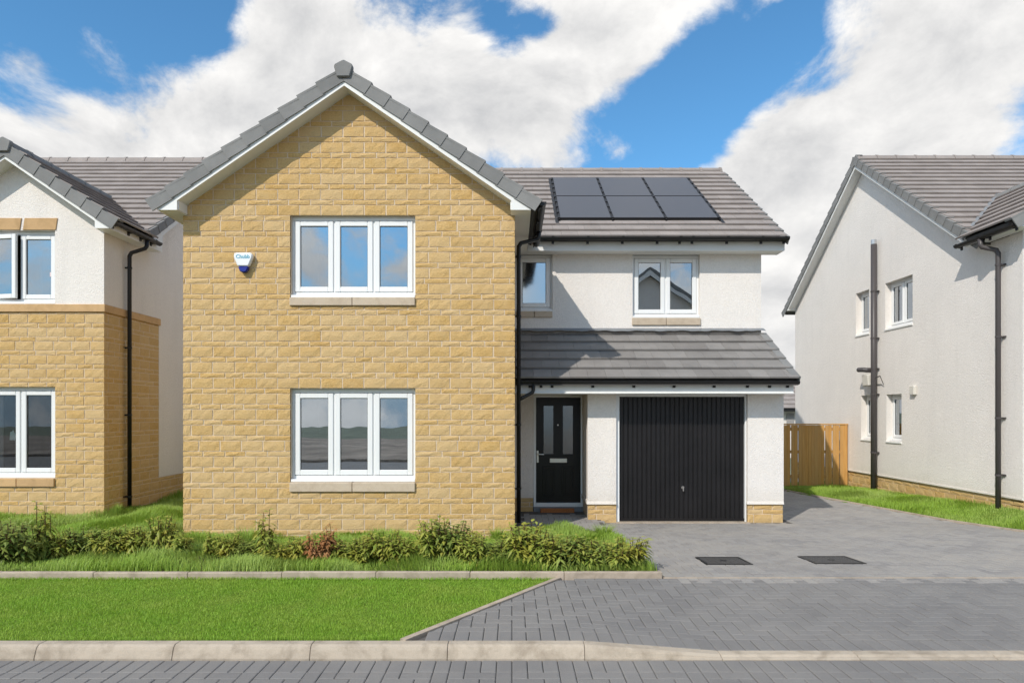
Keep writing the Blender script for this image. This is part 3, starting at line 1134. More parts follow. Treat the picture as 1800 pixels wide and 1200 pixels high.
# ---- kerb stones
kerb = MB().box(-16, 16, 4.35, 4.46, -.3, -.08).build('kerb', 'joint')
tag(kerb, kind='structure')
def kerb_stone(x0, x1):
    z0, z1 = z_kerb(x0), z_kerb(x1)
    def prof(x, z):
        low = (.088 - z) / .068
        f = 4.345
        return [(x, f, -.08), (x, f, .004 + .004 * (1 - low)), (x, f + .018, max(z - .03, .008)), (x, f + .028, z - .012), (x, f + .045, z), (x, f + .118, z), (x, f + .118, -.08)]
    A, B = prof(x0 + .0016, z0), prof(x1 - .0016, z1)
    n = len(A)
    mb = MB()
    mb.add(A + B, [tuple(range(n)), tuple(range(2 * n - 1, n - 1, -1))] + [(i, (i + 1) % n, n + (i + 1) % n, n + i) for i in range(n)])
    return mb.build('kerb_stone', 'kerb', kerb, bevel=.003)
xs = [.485]
while xs[0] > -13: xs.insert(0, xs[0] - .915)
while xs[-1] < 13: xs.append(xs[-1] + .915)
for p, q in zip(xs[:-1], xs[1:]): kerb_stone(p, q)

# ---- concrete edgings
edging = MB().box(-16, 1.44, 6.35, 6.40, -.2, -.05).build('edging', 'joint')
tag(edging, kind='structure')
xs = [.508]
while xs[0] > -13: xs.insert(0, xs[0] - .914)
xs += [1.46]
for p, q in zip(xs[:-1], xs[1:]):
    dz = random.uniform(-.003, .003)
    MB().box(p + .0015, q - .0015, 6.345, 6.405, -.05, .092 + dz).build('edging_stone', 'edging', edging, bevel=.006)
y = 6.41
while y < 9.6:
    MB().box(1.425, 1.47, y + .002, min(y + .912, 9.7), -.25, z_drive(1.5, y + .4) + .02).build('edging_stone', 'edging', edging, bevel=.01)
    y += .914
# flush strips along the lawn's slanted edge, across the mouth of the drive and beside the verge
def strip(pts, w, zf, name='edging_strip', h=.006):
    mb = MB()
    for (a, b) in zip(pts[:-1], pts[1:]):
        a, b = Vector((*a, 0)), Vector((*b, 0))
        d = (b - a).normalized()
        s = Vector((-d.y, d.x, 0)) * w / 2
        q = [a - s, b - s, b + s, a + s]
        mb.hexa([(p.x, p.y, zf(p.x, p.y) - .05) for p in q] + [(p.x, p.y, zf(p.x, p.y) + h) for p in q])
    return mb.build(name, 'edging', edging)
n = 4
for i in range(3):
    a, b = LA.lerp(LB, i / 3 + (.0 if i == 0 else .002)), LA.lerp(LB, (i + 1) / 3 - .002)
    strip([(a.x, a.y), (b.x, b.y)], .05, z_cross, h=.012)
x = 1.47
while x < 8.4:
    strip([(x + .002, 6.362), (min(x + .912, 8.4), 6.362)], .03, lambda x, y: .033, h=.006)
    x += .914
y = 6.4
while y < 15.8:
    y2 = y + .912
    strip([(drive_edge(y), y), (drive_edge(y2), y2)], .05, lambda x, y: z_drive(x, y), h=.02)
    y += .914

# ================================================================== MAIN HOUSE
house = empty('detached_house', (-.1, 10.5, -.17), 'two storey house with buff stone front gable, black garage and solar panels on its roof', 'house')
FG = Fr((0, 9.27, 0), (1, 0, 0), (0, -1, 0))        # gable front
FU = Fr((0, 11.72, 0), (1, 0, 0), (0, -1, 0))       # upper rendered wall
FD = Fr((0, 11.60, 0), (1, 0, 0), (0, -1, 0))       # front door wall
FP = Fr((0, 10.75, 0), (1, 0, 0), (0, -1, 0))       # garage front
SL = .687
GX, GA = -2.31, 6.40
stone = Pieces('stone_block', 'stone')
holes = [(-3.144, -1.370, 3.15, 4.437), (-3.144, -1.370, .52, 1.983)]
mb = MB()
wall_mesh(mb, FG, -4.646, .026, -.4, 4.44, .30, holes, c=-.006)
groof = lambda a: GA - .25 - SL * abs(a - GX)
mb.prism(FG, [(-4.646, 4.441), (.026, 4.441), (.026, groof(.026)), (GX, groof(GX)), (-4.646, groof(-4.646))], -.306, -.006)
mb.fbox(FG, -4.654, -4.36, -.4, 4.55, -2.5, -.306)
mb.fbox(FG, -.26, .034, -.4, 4.55, -2.45, -.306)
gw = mb.build('gable_wall', 'mortar', house)
block_wall(stone, gw, FG, -4.66, .04, -.242, 6.25, holes, roof=groof)
FR_ = Fr((.04, 0, 0), (0, 1, 0), (1, 0, 0))
block_wall(stone, gw, FR_, 9.285, 11.7, -.242, 4.5, (), phase=.05, seen=False, c=-.006)
FL_ = Fr((-4.66, 0, 0), (0, 1, 0), (-1, 0, 0))
block_wall(stone, gw, FL_, 9.285, 11.7, -.242, 4.5, (), phase=.05, seen=False, c=-.006)
# stone bases of the garage piers and the door wall
pw = MB().fbox(FP, 1.262, 1.715, -.4, .128, -.84, -.02).build('pier_base', 'mortar', house)
block_wall(stone, pw, FP, 1.252, 1.715, -.24, .130, (), phase=.13, c=-.014, base=-.168)
block_wall(stone, pw, Fr((1.262, 0, 0), (0, 1, 0), (-1, 0, 0)), 10.775, 11.55, -.24, .130, (), phase=.1, base=-.168, c=-.006)
pw = MB().fbox(FP, 3.875, 4.45, -.4, .128, -.95, -.02).build('pier_base', 'mortar', house)
block_wall(stone, pw, FP, 3.875, 4.455, -.24, .130, (), phase=.10, c=-.014, base=-.168)
pw = MB().fbox(FD, .04, .375, -.4, .128, -.3, -.012).build('door_wall_base', 'mortar', house)
block_wall(stone, pw, FD, .04, .375, -.24, .130, (), phase=.1, base=-.168, c=-.008)
stone.flush(gw, 'stone_blocks')

# rendered walls
mb = MB()
uh = [(2.161, 3.363, 3.20, 4.50), (.075, .724, 3.342, 4.50)]
wall_mesh(mb, FU, .045, 4.464, 1.9, 4.50, .28, uh)
mb.fbox(FU, 4.20, 4.455, -.4, 1.899, -.6, -.002)
mb.fbox(FU, -4.66, 4.464, -.4, 4.6, -6.26, -5.98)                   # rear wall
gr = Fr((4.464, 14.85, 0), (0, 1, 0), (1, 0, 0))
mroof = lambda a: 7.13 - .25 - .695 * abs(a)
mb.prism(gr, [(-3.125, -.4), (3.12, -.4), (3.12, mroof(3.12)), (0, mroof(0)), (-3.125, mroof(3.125))], -.28, -.001)
gl = Fr((-4.66, 14.85, 0), (0, 1, 0), (-1, 0, 0))
mb.prism(gl, [(-3.125, -.4), (3.12, -.4), (3.12, mroof(3.12)), (0, mroof(0)), (-3.125, mroof(3.125))], -.28, -.001)
mb.build('upper_wall', 'render', house)
# piers with a small bellcast lip at the foot
for (p, q) in ((1.243, 1.712), (3.872, 4.464)):
    mb = MB()
    dpt = -.85 if p < 2 else -.97
    mb.prism(FP, [(p, .135), (q, .135), (q, 1.985), (p, 1.985)], dpt, 0)
    mb.prism(Fr((p, 10.75, 0), (0, -1, 0), (-1, 0, 0)), [(-.001, .19), (.018, .137), (-.001, .137)], -(q - p), 0.014)
    if p < 2:
        mb.prism(Fr((1.243, 10.75, 0), (0, 1, 0), (-1, 0, 0)), [(0, .137), (.84, .137), (.84, .2), (0, .2)], -.001, .013)
    mb.build('garage_pier', 'render', house)
mb = MB()
mb.fbox(FD, .045, .382, .13, 1.99, -.25, 0)
mb.fbox(FD, 1.255, 1.30, -.3, 1.99, -.25, 0)
mb.fbox(FD, .382, 1.255, 1.95, 1.99, -.25, 0)
mb.build('door_wall', 'render', house)

# windows of the house
window(house, FG, -3.144, -1.370, 3.309, 4.437, 3, sill=(3.15, 3.268, .0, .035), fw=.06, curtain=None, label='three casement window in the upper floor of the gable')
window(house, FG, -3.144, -1.370, .697, 1.983, 3, sill=(.52, .655, .0, .035), fw=.06, label='three casement window at ground level of the gable')
window(house, FU, 2.161, 3.363, 3.372, 4.47, 2, sill=(3.20, 3.33, .012, .03), fw=.055, recess=.07, label='two casement window above the garage roof')
window(house, FU, .075, .724, 3.49, 4.47, 1, sill=(3.342, 3.448, .0, .03), glass='frost', fw=.05, recess=.07, label='frosted single window behind the downpipe')

# roofs
tiles = Pieces('roof_tile', 'tile')
vt = Pieces('verge_tile', 'verge')
FGG = Fr((GX, 9.27, 0), (1, 0, 0), (0, -1, 0))
gable(house, tiles, vt, FGG, 2.35, .32, .27, GA, SL, 4.6, 4.426, gauge=.315, soff_depth=2.1, clip=((0, 14.85, 7.05), (0, -.695, 1)), tile_seen=(lambda p: False, lambda p: False), tile_depth=4.4, inner=2.30)
FMR = Fr((4.464, 14.85, 0), (0, 1, 0), (1, 0, 0))
main_roof = gable(house, tiles, vt, FMR, 3.13, .39, .30, 7.13, .695, 9.3, 4.47, soff_depth=4.42, gauge=.30, cap=False, tile_depth=5.6, sides=(True, True),
      tile_seen=(lambda p: p.x > .1 and p.z > 4.5, lambda p: False), keep=(lambda p: not (.98 < p.x < 3.64 and 12.2 < p.y < 14.05), None), face=.10, fascia=(True, True))
# lean-to over the garage and door
lt = MB()
lsl = (3.077 - 2.176) / 1.44
ln = math.hypot(1.44, 1.44 * lsl)
FLT = Fr((0, 10.28, 0), (0, 1, 0), (-1, 0, 0))
lt.prism(Fr((.05, 10.28, 0), (0, 1, 0), (-1, 0, 0)), [(.03, 2.13), (1.44, 3.03), (1.44, 2.97), (.03, 2.07)], -4.46, 0)
lean = lt.build('lean_to_roof', 'deck', house)
sv = Vector((0, 1, lsl)).normalized()
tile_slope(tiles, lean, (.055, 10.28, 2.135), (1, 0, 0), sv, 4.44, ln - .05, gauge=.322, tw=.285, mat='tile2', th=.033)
vm = MB()
vm.hexa([(-.10, 0, .02), (.03, 0, .02), (.03, .36, .0), (-.10, .36, .0), (-.10, 0, .05), (.03, 0, .05), (.03, .36, .03), (-.10, .36, .03)])
vm.hexa([(.012, 0, -.06), (.03, 0, -.06), (.03, .36, -.08), (.012, .36, -.08), (.012, 0, .02), (.03, 0, .02), (.03, .36, 0), (.012, .36, 0)])
vme = vm.mesh('verge_tile'); vme.materials.append(M['verge'])
nn = Vector((1, 0, 0)).cross(sv)
rot = Matrix((Vector((1, 0, 0)), sv, nn)).transposed().to_4x4()
for k in range(5):
    vt.add(vme, Matrix.Translation(Vector((4.50, 10.28, 2.16)) + sv * (k * .322)) @ rot, lean, .05, Vector((0, -1, 0)))
tiles.flush(main_roof, 'roof_tiles')
vt.flush(main_roof, 'verge_tiles')
fl = MB()
nfl = 60
vs = []
for i in range(nfl + 1):
    x = .05 + 4.45 * i / nfl
    j = .012 * math.sin(x * 9) + .01 * math.sin(x * 23 + 1)
    vs += [(x, 11.575 + j, 3.085 + j * .62), (x, 11.65, 3.118 + .006 * math.sin(x * 31)), (x, 11.716, 3.15)]
fl.add(vs, [(3 * i + k, 3 * i + 3 + k, 3 * i + 4 + k, 3 * i + 1 + k) for i in range(nfl) for k in range(2)])
fl.build('lead_flashing', 'lead', lean, recalc=False)
mb = MB()
mb.box(.05, 4.475, 10.40, 10.42, 1.956, 2.118)
mb.build('lean_to_fascia', 'board', house)
mb = MB()
mb.box(.05, 4.475, 10.375, 11.59, 1.942, 1.954)
mb.build('lean_to_soffit', 'board', house)

# gutters and pipes
gutter(house, (.365, 9.02, 4.545), (.365, 11.28, 4.545), (1, 0, 0), (.04, .34, .66, .93))
gutter(house, (.47, 11.345, 4.66), (4.775, 11.345, 4.66), (0, -1, 0), (.055, .195, .335, .475, .565, .615, .755, .893, .985))
gutter(house, (.13, 10.395, 2.135), (4.53, 10.395, 2.135), (0, -1, 0), (.035, .075, .115, .262, .41, .555, .70, .82, .90, .965))
downpipe(house, [(.42, 10.36, 4.50), (.42, 10.36, 4.42), (.40, 10.36, 4.38), (.14, 10.28, 4.30), (.105, 10.26, 4.24), (.105, 10.26, -.08)], .034,
         [(.105, 10.26, z) for z in (4.08, 3.15, 2.35, 1.45, .45)], (-1, 0, 0))
downpipe(house, [(.335, 10.335, 2.10), (.335, 10.335, 1.99), (.32, 10.33, 1.955), (.16, 10.28, 1.87), (.12, 10.265, 1.85)], .03, [], (-1, 0, 0))

# front door
door = MB()
f = FD
door.fbox(f, .425, 1.218, .045, 1.908, -.06, -.02)
dr = door.build('front_door', 'door', house, bevel=.004)
mb = MB()
for (p, q) in ((.562, .733), (.904, 1.079)):
    for (a0, a1, b0, b1) in ((p - .022, p, .885, 1.782), (q, q + .022, .885, 1.782), (p, q, .885, .907), (p, q, 1.76, 1.782)):
        mb.fbox(f, a0, a1, b0, b1, -.02, -.008)
mb.build('glazing_bead', 'door', dr)
for (p, q) in ((.562, .733), (.904, 1.079)):
    MB().fbox(f, p, q, .907, 1.76, -.019, -.014).build('door_pane', 'doorglass', dr)
    m = MB()
    for (a0, a1, b0, b1) in ((p - .02, q + .02, .66, .69), (p - .02, q + .02, .16, .19), (p - .02, p + .01, .19, .66), (q - .01, q + .02, .19, .66)):
        m.fbox(f, a0, a1, b0, b1, -.02, -.008)
    m.fbox(f, p + .04, q - .04, .22, .63, -.02, -.012)
    m.build('door_panel', 'door', dr, bevel=.005)
MB().fbox(f, .669, .978, .752, .83, -.02, -.006).build('letter_plate', 'chrome', dr, bevel=.006)
mb = MB()
mb.fbox(f, .438, .472, .756, .967, -.02, -.008)
mb.tube([f.P(.455, .905, -.01), f.P(.455, .905, .04), f.P(.475, .905, .045), f.P(.565, .903, .04)], .011, 8)
mb.build('door_handle', 'chrome', dr)
MB().tube([f.P(.815, 1.42, -.02), f.P(.815, 1.42, -.004)], .012, 10).build('spy_hole', 'chrome', dr)
mb = MB()
mb.fbox(f, .382, .425, -.027, 1.95, -.07, .008)
mb.fbox(f, 1.218, 1.255, -.027, 1.95, -.07, .008)
mb.fbox(f, .425, 1.218, 1.908, 1.95, -.07, .008)
mb.fbox(f, .425, 1.218, -.027, .043, -.07, .012)
mb.build('door_frame', 'pvc', house, bevel=.004)
MB().fbox(f, .382, 1.255, -.3, -.030, -.2, .02).build('door_threshold', 'lead', house)
MB().fbox(f, .502, 1.095, -.25, -.047, .02, .12).build('door_step', 'brickstep', house, bevel=.006)

# garage door: vertical ribs
G0, G1, GB, GT = 1.774, 3.849, -.155, 1.904
mb = MB()
prof = []
nr = 27
pw_ = (G1 - G0) / nr
for i in range(nr):
    x = G0 + i * pw_
    prof += [(x, -.012), (x + pw_ * .12, 0.0), (x + pw_ * .80, 0.0), (x + pw_ * .90, -.012)]
prof.append((G1, -.012))
A = [(x, 10.85 - y, GB) for x, y in prof]
B = [(x, 10.85 - y, GT) for x, y in prof]
k = len(prof)
mb.add(A + B, [(i, i + 1, k + i + 1, k + i) for i in range(k - 1)])
mb.box(G0, G1, 10.865, 10.90, GB, GT)
gd = mb.build('garage_door', 'garage', house, recalc=False)
mb = MB()
mb.box(G0 + .001, G1 - .001, 10.838, 10.849, GB, GB + .045)
mb.build('bottom_rail', 'garage', gd)
mb = MB()
mb.tube([(2.83, 10.848, .40), (2.83, 10.838, .40)], .024, 12)
mb.tube([(2.83, 10.838, .40), (2.83, 10.81, .40)], .009, 8)
mb.hexa([(2.82, 10.80, .345), (2.84, 10.80, .345), (2.838, 10.812, .345), (2.822, 10.812, .345), (2.822, 10.80, .425), (2.838, 10.80, .425), (2.837, 10.812, .425), (2.823, 10.812, .425)])
mb.build('handle', 'handle', gd)
mb = MB()
mb.box(1.714, G0, 10.80, 10.90, -.168, 1.94)
mb.box(G1, 3.870, 10.80, 10.90, -.168, 1.94)
mb.box(G0, G1, 10.80, 10.90, GT, 1.94)
mb.build('garage_frame', 'pvc', house, bevel=.004)
MB().box(1.70, 3.90, 10.69, 10.86, -.26, -.157).build('garage_threshold', 'edging', house)
MB().box(1.72, 4.18, 10.905, 10.93, -.3, 1.94).build('garage_back', 'deck', house)

# solar panels set into the roof
solar = empty('solar_array', (2.32, 13.1, 5.9), 'six flush dark solar panels on the tiled roof above the garage', 'solar panels')
rs = Vector((0, 1, .695)).normalized()
rn = Vector((1, 0, 0)).cross(rs)
cs = math.sqrt(1 + .695 ** 2)
O = Vector((0, 11.964, 7.13 - .695 * (14.85 - 11.964)))
def RP(x, y, h):
    return O + Vector((x, 0, 0)) + rs * ((y - 11.964) * cs) + rn * (h + .028)
def rbox(mb, x0, x1, y0, y1, h0, h1):
    return mb.hexa([RP(x0, y0, h0), RP(x1, y0, h0), RP(x1, y1, h0), RP(x0, y1, h0), RP(x0, y0, h1), RP(x1, y0, h1), RP(x1, y1, h1), RP(x0, y1, h1)])
mb = MB()
rbox(mb, .78, 3.86, 11.80, 14.22, -.09, -.015)
mb.build('flashing_tray', 'lead', solar)
mb = MB()
rbox(mb, .79, .845, 11.82, 14.20, -.015, .012)
rbox(mb, 3.795, 3.85, 11.82, 14.20, -.015, .012)
mb.build('side_flashing', 'blackmetal', solar)
for i in range(3):
    for j in range(2):
        x0, x1 = .86 + i * .978 + .016, .86 + (i + 1) * .978 - .016
        y0, y1 = 11.99 + j * 1.10 + .008, 11.99 + (j + 1) * 1.10 - .008
        p = MB()
        rbox(p, x0, x1, y0, y1, .0, .034)
        fr_ = p.build('solar_panel', 'blackmetal', solar)
        p = MB()
        rbox(p, x0 + .012, x1 - .012, y0 + .012, y1 - .012, .034, .037)
        p.build('panel_glass', 'solar', fr_)
        if j == 0:
            for xx in (x0 - .02, x1 + .02):
                pass
for i in range(4):
    x = .86 + i * .978
    p = MB()
    rbox(p, x - .012, x + .012, 11.95, 14.20, -.01, .03)
    for k in range(9):
        y = 11.99 + k * .26
        rbox(p, x - .022, x + .022, y, y + .09, .0, .044)
    p.build('mounting_rail', 'blackmetal', solar)

# burglar alarm on the gable
al = empty('alarm_box', (-3.78, 9.25, 3.61), 'white and blue burglar alarm box fixed high on the stone gable', 'alarm box')
def outline(w0, w1, h, z0):
    return [(-w0 / 2 + .02, z0 + h), (w0 / 2 - .02, z0 + h), (w0 / 2, z0 + h - .025), (w0 / 2 - .006, z0 + h * .62), (w1 / 2, z0), (-w1 / 2, z0), (-w0 / 2 + .006, z0 + h * .62), (-w0 / 2, z0 + h - .025)]
FA = Fr((-3.78, 9.27, 0), (1, 0, 0), (0, -1, 0))
MB().prism(FA, outline(.268, .155, .19, 3.695), .012, .085).build('cover', 'alarmwhite', al, bevel=.014)
MB().prism(FA, [(-.075, 3.692), (.075, 3.692), (.048, 3.625), (.02, 3.612), (-.02, 3.612), (-.048, 3.625)], .015, .078).build('strobe_lens', 'alarmblue', al, bevel=.012)
cu = bpy.data.curves.new('lettering', 'FONT')
cu.body = 'Chubb'
cu.size = .072
cu.align_x = 'CENTER'
cu.extrude = .001
cu.offset = .0012
tmp = bpy.data.objects.new('lettering_tmp', cu)
COL.objects.link(tmp)
bpy.context.view_layer.update()
tme = bpy.data.meshes.new_from_object(tmp.evaluated_get(bpy.context.evaluated_depsgraph_get()))
bpy.data.objects.remove(tmp)
tme.materials.clear()
tme.materials.append(M['teal'])
o = bpy.data.objects.new('lettering', tme)
COL.objects.link(o)
o.parent = al
o.location = Vector((-3.78, 9.27 - .0865, 3.805)) - ORG[al.name]
o.rotation_euler = (R(90), 0, 0)

# ================================================================== HOUSE ON THE LEFT
lh = empty('neighbour_house', (-8.05, 12.0, -.05), 'white house with stone ground floor and narrow gable cut off at the photo edge', 'house')
FLF = Fr((0, 10.65, 0), (1, 0, 0), (0, -1, 0))
FLS = Fr((-6.64, 0, 0), (0, 1, 0), (1, 0, 0))
lst = Pieces('stone_block', 'stone')
lholes = [(-8.66, -7.436, .436, 2.057)]
mb = MB()
wall_mesh(mb, FLF, -9.446, -6.656, -.4, 3.27, .28, lholes, c=-.006)
mb.fbox(FLS, 10.66, 12.30, -.4, 3.27, -.3, -.006)
mb.fbox(FLS, 12.30, 19.4, -.4, .42, -.3, -.006)
lw_ = mb.build('stone_wall', 'mortar', lh)
block_wall(lst, lw_, FLF, -9.46, -6.64, -.242, 3.27, lholes, phase=.05)
block_wall(lst, lw_, FLS, 10.665, 12.30, -.242, 3.27, (), phase=.1, c=-.004)
block_wall(lst, lw_, FLS, 12.31, 17.0, -.242, .415, (), phase=.1, c=-.004, seen=False)
lst.flush(lw_, 'stone_blocks')
mb = MB()
luh = [(-8.66, -7.438, 3.40, 4.603)]
wall_mesh(mb, FLF, -9.46, -6.64, 3.401, 4.62, .28, luh, c=.002)
LGX, LGA = -8.05, 5.93
lroof = lambda a: LGA - .25 - .69 * abs(a - LGX)
mb.prism(FLF, [(-9.46, 4.621), (-6.64, 4.621), (-6.64, lroof(-6.64)), (LGX, lroof(LGX)), (-9.46, lroof(-9.46))], -.278, .002)
mb.fbox(FLS, 10.655, 12.30, 3.401, 4.75, -.26, .002)
# side gable wall of the main body, seen beyond the projection
LMY, LMZ = 15.5, 7.62
lmroof = lambda y: LMZ - .25 - .70 * abs(y - LMY)
mb.prism(FLS, [(12.301, .425), (19.1, .425), (19.1, lmroof(19.1)), (LMY, lmroof(LMY)), (12.301, lmroof(12.301))], -.26, .002)
mb.prism(FLS, [(11.9, 3.9), (12.300, 3.9), (12.300, lmroof(12.3)), (11.9, lmroof(11.9))], -.27, -.001)
mb.build('rendered_wall', 'render', lh)
mb = MB()
mb.fbox(FLF, -9.48, -6.612, 3.275, 3.40, -.2, .028)
mb.fbox(FLS, 10.852, 12.33, 3.275, 3.3995, -.2, .025)
mb.build('string_course', 'band', lh, bevel=.006)
for (p, q) in ((-8.72, -7.975), (-7.955, -7.39)):
    k = .03
    MB().prism(FLF, [(p, 4.607), (q - k, 4.607), (q, 4.80), (p + (k if p > -8.5 else -k), 4.80)], -.15, .018).build('lintel', 'band', lh, bevel=.004)
window(lh, FLF, -8.66, -7.438, 3.45, 4.605, 2, fw=.055, openable=0, recess=.08, pvcsill=.045, label='upper window with a casement ajar')
window(lh, FLF, -8.66, -7.436, .612, 2.057, 2, fw=.055, sill=(.436, .572, .0, .035), sillmat='band', recess=.085, label='ground floor window with ornaments hanging inside', glass='clearglass', roommat='brownroom', curtain=[(-8.60, -8.48, 'blind')], room=1.6)
ltiles = Pieces('roof_tile', 'tile')
lvt = Pieces('verge_tile', 'verge')
FLG = Fr((LGX, 10.65, 0), (1, 0, 0), (0, -1, 0))
gable(lh, ltiles, lvt, FLG, 1.41, .35, .27, LGA, .69, 3.4, 4.564, gauge=.30, soff_depth=1.3, tile_depth=3.2, inner=1.43, tile_seen=(lambda p: False, None), keep=(lambda p: p.z > 4.85 + .70 * (p.y - 11.54) - .1, lambda p: p.z > 4.85 + .70 * (p.y - 11.54) - .1), face=.15, clip=((0, 11.54, 4.78), (0, -.7, 1)))
FLM = Fr((-6.64, LMY, 0), (0, 1, 0), (1, 0, 0))
lmr = gable(lh, ltiles, lvt, FLM, 3.6, .36, .26, LMZ, .70, 7, 4.72, gauge=.30, cap=False, soff_depth=7, tile_depth=6.5, sides=(True, True), tile_seen=(lambda p: p.z > 4.9, lambda p: False), face=.11, fascia=(True, False))
ltiles.flush(lmr, 'roof_tiles')
lvt.flush(lmr, 'verge_tiles')
gutter(lh, (-6.385, 10.40, 4.68), (-6.385, 11.75, 4.68), (1, 0, 0), (.04, .36, .62, .86), mat='pipe')
downpipe(lh, [(-6.34, 11.36, 4.64), (-6.34, 11.36, 4.53), (-6.36, 11.34, 4.48), (-6.54, 11.24, 4.38), (-6.565, 11.23, 4.32), (-6.565, 11.23, -.12)], .034,
         [(-6.565, 11.23, z) for z in (4.12, 2.75, 1.6, .2)], (-1, 0, 0), mat='black')
# ornaments in its windows
t1 = MB().prism(FLF, [(-8.28, 1.19), (-8.19, 1.185), (-8.17, 1.25), (-8.20, 1.31), (-8.22, 1.36), (-8.24, 1.33), (-8.27, 1.32)], -.135, -.130)
tag(t1.build('paper_ornament', 'paper', bevel=.002), 'pale green paper ornament hanging behind the left ground floor window', 'ornament')
mb = MB()
for (cx, cz, rr) in ((-8.175, 1.545, .022), (-8.16, 1.50, .012)):
    mb.tube([FLF.P(cx, cz - rr * .8, -.16), FLF.P(cx, cz, -.16), FLF.P(cx, cz + rr * .8, -.16)], rr, 8)
tag(mb.build('hanging_bauble', 'cream'), 'small cream bauble hanging above the paper ornament in the window', 'ornament')
tag(MB().fbox(FLF, -7.585, -7.50, 3.87, 3.94, -.0905, -.0885).build('window_sticker', 'sticker'), 'small pinkish sticker on the upper left window pane', 'sticker')

# ================================================================== HOUSE ON THE RIGHT
rh = empty('side_house', (8.2, 15.2, -.1), 'white rendered house seen from its side with dark soil pipe', 'house')
FRS = Fr((8.2, 0, 0), (0, 1, 0), (-1, 0, 0))
RGY, RGZ, RS = 15.22, 7.56, .735
rwin = [(15.02, 15.60, 3.47, 4.47), (13.39, 14.375, 3.465, 4.47), (14.82, 15.37, 1.02, 2.037), (13.77, 14.33, 1.02, 2.035)]
mb = MB()
wall_mesh(mb, FRS, 10.5, 18.94, .225, 4.55, .3, rwin)
rroof = lambda y: RGZ - .25 - RS * abs(y - RGY)
mb.prism(FRS, [(11.5, 4.551), (18.94, 4.551), (18.94, max(4.56, rroof(18.94))), (RGY, rroof(RGY)), (11.5, max(4.56, rroof(11.5)))], -.3, 0)
mb.prism(FRS, [(10.5, .232), (18.94, .232), (18.94, .26), (10.5, .26)], 0.0, .012)
mb.fbox(Fr((0, 10.5, 0), (1, 0, 0), (0, -1, 0)), 8.21, 11.0, .225, 4.75, -.3, -.003)
mb.fbox(Fr((0, 18.93, 0), (1, 0, 0), (0, 1, 0)), 8.21, 16.0, .225, 4.6, -.3, -.003)
mb.fbox(Fr((0, 11.9, 0), (1, 0, 0), (0, -1, 0)), 11.0, 16.0, -.2, 4.6, -.3, -.001)
FRP = Fr((9.61, 10.5, 0), (1, 0, 0), (0, -1, 0))
mb.prism(FRP, [(-1.405, 4.751), (1.39, 4.751), (1.39, 5.9 - .25 - .69 * 1.39), (0, 5.65), (-1.405, 5.9 - .25 - .69 * 1.405)], -.3, -.003)
mb.build('rendered_wall', 'render', rh)
mb = MB()
mb.fbox(FRS, 10.52, 18.92, -.5, .224, -.3, -.03)
mb.fbox(Fr((0, 10.5, 0), (1, 0, 0), (0, -1, 0)), 8.23, 11.0, -.5, .224, -.3, -.03)
rb = mb.build('base_wall', 'mortar', rh)
rst = Pieces('stone_block', 'stone')
block_wall(rst, rb, FRS, 10.5, 18.9, -.24, .222, (), phase=.1, base=-.24, c=-.024)
rst.flush(rb, 'stone_blocks')
for i, (p, q, b0, b1) in enumerate(rwin):
    cu_ = [(p + .05, p + .5, 'curtain')] if i in (1, 3) else [(p + .04, q - .05, 'curtain')] if i == 2 else None
    window(rh, FRS, p, q, b0 + .04, b1, 2 if i == 1 else 1, recess=.13, fw=.045, sw=.06, cill=True, pvcsill=.038, curtain=cu_, room=.9)
    MB().fbox(FRS, p - .01, q + .01, b0 - .04, b0 - .001, -.13, .02).build('window_sill', 'board', rh, bevel=.006)
rtiles = Pieces('roof_tile', 'tile')
rvt = Pieces('verge_tile', 'verge')
FRG = Fr((8.2, RGY, 0), (0, 1, 0), (-1, 0, 0))
rr_ = gable(rh, rtiles, rvt, FRG, 3.715, .33, .22, RGZ, RS, 8.0, 4.59, gauge=.27, cap=False, soff_depth=7.8, tile_depth=7.6, face=.12, board=.25, sides=(True, True), fascia=(True, True),
            tile_seen=(lambda p: p.z > 4.9, lambda p: False), keep=(lambda p: p.z > 5.86 - .69 * abs(p.x - 9.61) - .12 or abs(p.x - 9.61) > 1.8, None))
gable(rh, rtiles, rvt, FRP, 1.41, .35, .27, 5.9, .69, 4.2, 4.55, gauge=.28, soff_depth=1.0, tile_depth=3.6, inner=1.43, tile_seen=(None, lambda p: False), face=.14,
      keep=(lambda p: p.z > RGZ - RS * abs(p.y - RGY) - .1, lambda p: p.z > RGZ - RS * abs(p.y - RGY) - .1), cap=True, clip=((0, RGY, RGZ - .08), (0, -RS, 1)))
rtiles.flush(rr_, 'roof_tiles')
rvt.flush(rr_, 'verge_tiles')
# lead valley where the two roofs meet
def rz(y): return RGZ - RS * abs(y - RGY)
vy0, vy1 = 11.6, 13.05
vx = lambda y: 9.61 - (5.9 - rz(y)) / .69
mb = MB()
for off0, off1 in ((-.06, .03),):
    pts = [(vx(vy0) + off0, vy0 - .0, rz(vy0) + .03), (vx(vy0) + off1, vy0, rz(vy0) + .055), (vx(vy1) + off1, vy1, rz(vy1) + .055), (vx(vy1) + off0, vy1, rz(vy1) + .03)]
    mb.add(pts, [(0, 1, 2, 3)])
mb.build('lead_valley', 'lead', rh, recalc=False)
gutter(rh, (7.945, 10.25, 4.60), (7.945, 11.62, 4.60), (-1, 0, 0), (.03, .45, .56, .95), mat='black')
downpipe(rh, [(7.89, 11.02, 4.56), (7.89, 11.02, 4.46), (7.91, 11.0, 4.42), (8.08, 10.92, 4.35), (8.10, 10.90, 4.29), (8.10, 10.90, .06)], .04,
         [(8.10, 10.90, z) for z in (4.10, 2.9, 1.55, .6)], (1, 0, 0), mat='soil')
